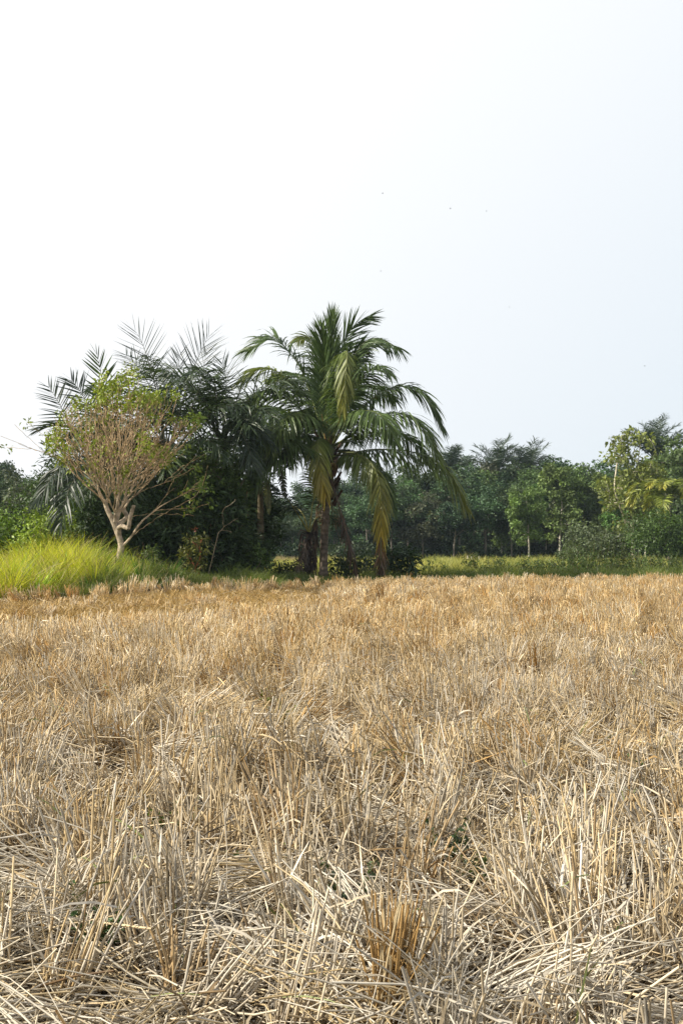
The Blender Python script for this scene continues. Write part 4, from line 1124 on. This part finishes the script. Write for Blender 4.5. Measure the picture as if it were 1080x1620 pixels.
bush('pale_bush', 'pale grey green bush at the foot of the woods, left of the big-leaved tree', 'bush', 925, 830, 84, 62, (0.115, 0.15, 0.075), 50, 80, 0.2, mat=M_LEAF)
bush('pale_bush', 'grey green scrub bush under the big-leaved tree, beside its trunk', 'bush', 968, 840, 82, 60, (0.09, 0.115, 0.055), 44, 70, 0.2, mat=M_LEAF)
bush('pale_bush', 'small pale shrub before the dark trunks left of the pale grey green bush', 'bush', 900, 868, 86, 40, (0.09, 0.125, 0.05), 30, 60, 0.18, mat=M_LEAF)
def weed_plant(px, top, Y, wpx, label):
    g = at(px, 900, Y); b = np.array([g[0], Y, float(ground_z(g[0], Y))])
    H = max(at(px, top, Y)[2] - b[2], 0.25) * 1.3; W = wpx / FPX * Y / 2 * 1.25
    root = thing('weed_plant', label, 'weed', tuple(b), 'weeds along the meadow')
    sm, lf = MB(), MB()
    ns = int(8 + 32 * W)
    for i in range(ns):
        p0 = b + np.array([rng.normal(0, W * 0.5), rng.normal(0, W * 0.5), -0.03])
        h = H * rng.uniform(0.35, 1.1) * math.exp(-((p0[0] - b[0]) / (W * 1.3)) ** 2)
        u = np.linspace(0, 1, 7)[:, None]
        P = p0 + np.array([rng.normal(0, .22), rng.normal(0, .22), 1.0]) * h * u + rng.normal(0, .05, 3) * h * u ** 2
        sm.tubes(P[None], (0.010 * (1 - .7 * u[:, 0]))[None], np.array([0.13, 0.11, 0.05]), 4)
        m = int(24 + 30 * h); t = rng.uniform(.12, 1, m); q = p0 + (P[-1] - p0) * t[:, None]
        d = nrm(rng.normal(0, .8, (m, 3)) + [0, 0, .25]); sz = rng.uniform(.07, .17, m) * (1.15 - 0.5 * t)
        col = np.array([0.06, 0.095, 0.024]) * rng.uniform(.6, 1.6)
        lf.leaves(q + d * 0.03, d, nrm(rng.normal(0, .5, (m, 3)) + [0, 0, 1]), sz, sz * .42, col * rng.uniform(.7, 1.3, (m, 1)))
    sm.build('stems', M_TWIG, root); lf.build('leaves', M_LEAF, root)
# weeds at the field's far edge
for (px, top, Y, w, lab) in ((742, 876, 52, 16, 'upright dark weed standing alone in the middle of the open meadow'), (676, 889, 47, 16, 'small dark weed in the meadow next to the broadleaf shrub'),
                             (788, 880, 54, 22, 'bushy weed in the meadow below the light green trees'), (790, 900, 45, 16, 'lowest small weed at the near edge of the meadow'), (836, 884, 50, 26, 'tall thin weeds in the meadow below the leaning trunk'),
                             (905, 872, 50, 55, 'dense dark weed clump below the pale grey green bush'), (945, 866, 52, 50, 'tall leafy weed clump under the pale bushes at right'), (985, 876, 50, 50, 'green weed clump before the big-leaved tree'),
                             (1030, 882, 49, 46, 'low green weed clump before the round bush'), (1072, 878, 50, 46, 'weedy clump at the right edge before the round bush'),
                             (705, 893, 48, 20, 'low ragged weed in the meadow between the broadleaf shrub and the lone weed'), (765, 896, 50, 24, 'low spreading weed just right of the lone upright weed'), (815, 890, 56, 20, 'thin weed left of the tall thin weeds'),
                             (862, 886, 52, 34, 'ragged weeds below the straight pale trunk'), (885, 893, 48, 30, 'low weeds at the near edge left of the dense dark clump'), (925, 884, 47, 40, 'weeds at the near edge before the pale grey green bush'),
                             (965, 888, 46, 34, 'low weeds at the near edge before the big-leaved tree'), (1008, 880, 53, 40, 'tall weeds against the trunk of the big-leaved tree'), (1052, 890, 46, 36, 'low weeds at the near edge below the round bush')):
    weed_plant(px, top, Y, w, lab)
# stakes in front of the woods
for i, (px, top, lab) in enumerate(((739, 879, 'leftmost short pale stake at the edge of the woods'), (745, 880, 'short pale stake at the edge of the woods, second from left'), (757, 880, 'short pale stake at the edge of the woods, right of the pair'), (712, 882, 'short pale stake at the edge of the woods below the coconut frond tip'))):
    p = at(px, 886, 101); z1 = at(px, top, 101)[2]
    mb = MB(); mb.tubes(np.array([[[p[0], 101, -0.2], [p[0] + 0.03, 101, z1 * 0.6], [p[0], 101, z1]]]), np.array([[.07, .065, .05]]), np.array([0.42, 0.38, 0.30]), 7)
    tag(mb.build('wooden_stake', M_WOOD, loc=(p[0], 101, 0)), lab, 'stake', 'stakes at the edge of the woods')

# ------------------------------------------------------------------ foreground details
def brown_tuft():
    b = at(603, 1608, 2.85); b[2] = ground_z(b[0], b[1]) - 0.01
    root = None
    n = 95
    a = rng.uniform(0, 6.28, n); r = np.sqrt(rng.random(n)) * 0.036
    base = b[None] + np.stack([np.cos(a) * r, np.sin(a) * r * .8, 0 * a], -1)
    h = rng.uniform(0.26, 0.41, n)
    d = nrm(np.stack([0.11 + rng.normal(0, .03, n) - np.cos(a) * r * 0.2, rng.normal(0, .04, n), np.ones(n)], -1))
    u = np.linspace(0, 1, 4)
    P = base[:, None] + d[:, None] * (h[:, None] * u)[..., None] + (rng.normal(0, .03, (n, 3)) * np.array([1, 1, 0]))[:, None] * (u ** 2)[None, :, None]
    c = np.array([0.32, 0.20, 0.075]) * rng.uniform(.5, 1.35, (n, 1))
    c = np.where(rng.random((n, 1)) < .2, np.array([0.46, 0.37, 0.22]), c)
    mb = MB(); mb.tubes(P, rng.uniform(.0012, .0031, n)[:, None] * np.ones(4), c, 5)
    m = 110; k = rng.integers(0, n, m); t = rng.uniform(.2, .8, m)
    b0 = base[k] + d[k] * (h[k] * t)[:, None]; dd = nrm(d[k] + rng.normal(0, .35, (m, 3))); L = rng.uniform(.06, .2, m); uu = np.linspace(0, 1, 5)
    PR = b0[:, None] + dd[:, None] * (L[:, None] * uu)[..., None]; PR[..., 2] -= L[:, None] * .6 * uu ** 2
    mb.ribbons(PR, rng.uniform(.0015, .004, m)[:, None] * np.array([.8, 1, .9, .6, .1]), nrm(rng.normal(0, 1, (m, 3))), np.array([0.31, 0.20, 0.08]) * rng.uniform(.6, 1.3, (m, 1)))
    o = mb.build('stubble_tuft', M_STRAW, loc=tuple(b))
    tag(o, 'upright orange brown stubble tuft standing out at the bottom of the photo', 'stubble tuft')
brown_tuft()

def green_weed(px, py, Y, sz, label, col=(0.06, 0.12, 0.035), ns=9):
    b = at(px, py, Y); b[2] = ground_z(b[0], b[1])
    root = thing('green_weed', label, 'weed', tuple(b), 'green weeds among the stubble')
    sm, lf = MB(), MB()
    for i in range(ns):
        a = rng.uniform(0, 6.28); d = nrm(np.array([math.cos(a) * .6, math.sin(a) * .6, rng.uniform(.6, 1.6)]))
        L = sz * rng.uniform(.7, 1.35); u = np.linspace(0, 1, 7)
        P = b + d * (L * u)[:, None] + np.array([0, 0, .15 * L]) * (u ** 2)[:, None]
        sm.tubes(P[None], (0.0028 * (1 - .6 * u))[None], np.array([0.14, 0.13, 0.05]), 4)
        m = 16; t = rng.uniform(.2, 1, m); Q = b + d * (L * t)[:, None] + np.array([0, 0, .15 * L]) * (t ** 2)[:, None]
        dd = nrm(rng.normal(0, .8, (m, 3)) + np.array([0, 0, .3])); s = rng.uniform(.5, 1.1, m) * sz * .22
        lf.leaves(Q, dd, nrm(rng.normal(0, .4, (m, 3)) + [0, 0, 1]), s, s * .5, np.asarray(col) * rng.uniform(.7, 1.3, (m, 1)))
    sm.build('stems', M_TWIG, root); lf.build('leaves', M_LEAF, root)
green_weed(150, 1560, 3.5, .17, 'small green weed half buried in straw at the lower left corner', ns=14)
green_weed(705, 1405, 4.4, .16, 'dark green weed in the hollow among straw right of centre', (0.04, 0.075, 0.03), 12)
green_weed(985, 1290, 5.7, .17, 'small green weed in tall stubble near the right edge')
green_weed(262, 1385, 4.9, .16, 'yellowish green weed sprouting at left of the flattened pale straw', (0.12, 0.17, 0.03))
green_weed(448, 1195, 7.6, .20, 'yellow green sprout among stubble in the middle of the field', (0.15, 0.17, 0.03))
green_weed(548, 1500, 3.9, .15, 'grey green weed peeping through straw left of the orange tuft', (0.09, 0.13, 0.06), 10)
green_weed(405, 1440, 4.2, .13, 'tiny dark weed beside a rusty upright stalk', (0.06, 0.10, 0.04), 7)
green_weed(755, 1450, 4.1, .14, 'pale green weed in straw right of the orange tuft', (0.09, 0.13, 0.05), 9)

# ------------------------------------------------------------------ distant birds
def bird(px, py, Y, label, sc=1.0):
    c = at(px, py, Y)
    root = thing('flying_bird', label, 'bird', tuple(c), 'tiny birds in the sky')
    mb = MB(); u = np.linspace(-1, 1, 9)
    P = np.stack([u * .10, 0 * u, 0.01 * u], -1) * sc + c
    mb.tubes(P[None], (sc * .034 * np.sqrt(np.maximum(1 - np.abs(u) ** 2.2, .01)))[None], np.array([.05, .045, .04]), 8); mb.build('body', M_BIRD, root, smooth=True)
    for s in (-1, 1):
        wv = np.array([[.05, 0, .01], [-.04, 0, .01], [-.05, s * .14, .06], [.04, s * .13, .06], [-.09, s * .27, .04], [-.03, s * .26, .045]]) * sc + c
        wb = MB(); wb.add(wv, [[0, 1, 2, 3], [3, 2, 4, 5]], None, np.array([.05, .045, .04])); wb.build('wing', M_BIRD, root)
for px, py, sc, lab in ((605, 306, 1, 'tiny dark bird highest in the sky above the palm'), (712, 330, 1, 'tiny dark bird second highest in the sky, right of centre'), (769, 334, .8, 'faint tiny bird high in the sky right of the second highest bird'), (602, 429, .9, 'tiny bird straight above the coconut palm crown'),
                        (805, 486, .8, 'faint tiny bird midway up the sky at right'), (1019, 579, .9, 'tiny bird low in the sky near the right edge')):
    bird(px, py, 95.0, lab, sc * 0.55)


# ------------------------------------------------------------------ the humid air
def haze():
    mb = MB()
    x0, x1, y0, y1, z0, z1 = -245, 245, -45, 335, -1.5, 20
    v = np.array([[x, y, z] for z in (z0, z1) for y in (y0, y1) for x in (x0, x1)], float)
    mb.add(v, [[0, 2, 3, 1], [4, 5, 7, 6], [0, 1, 5, 4], [2, 6, 7, 3], [0, 4, 6, 2], [1, 3, 7, 5]])
    m = bpy.data.materials.new('humid_air'); m.use_nodes = True
    n, l = m.node_tree.nodes, m.node_tree.links; n.clear()
    out = n.new('ShaderNodeOutputMaterial'); pv = n.new('ShaderNodeVolumePrincipled')
    pv.inputs['Color'].default_value = (0.70, 0.88, 1.0, 1); pv.inputs['Density'].default_value = 0.00022
    l.new(pv.outputs['Volume'], out.inputs['Volume'])
    tag(mb.build('haze', m), kind='stuff')
haze()
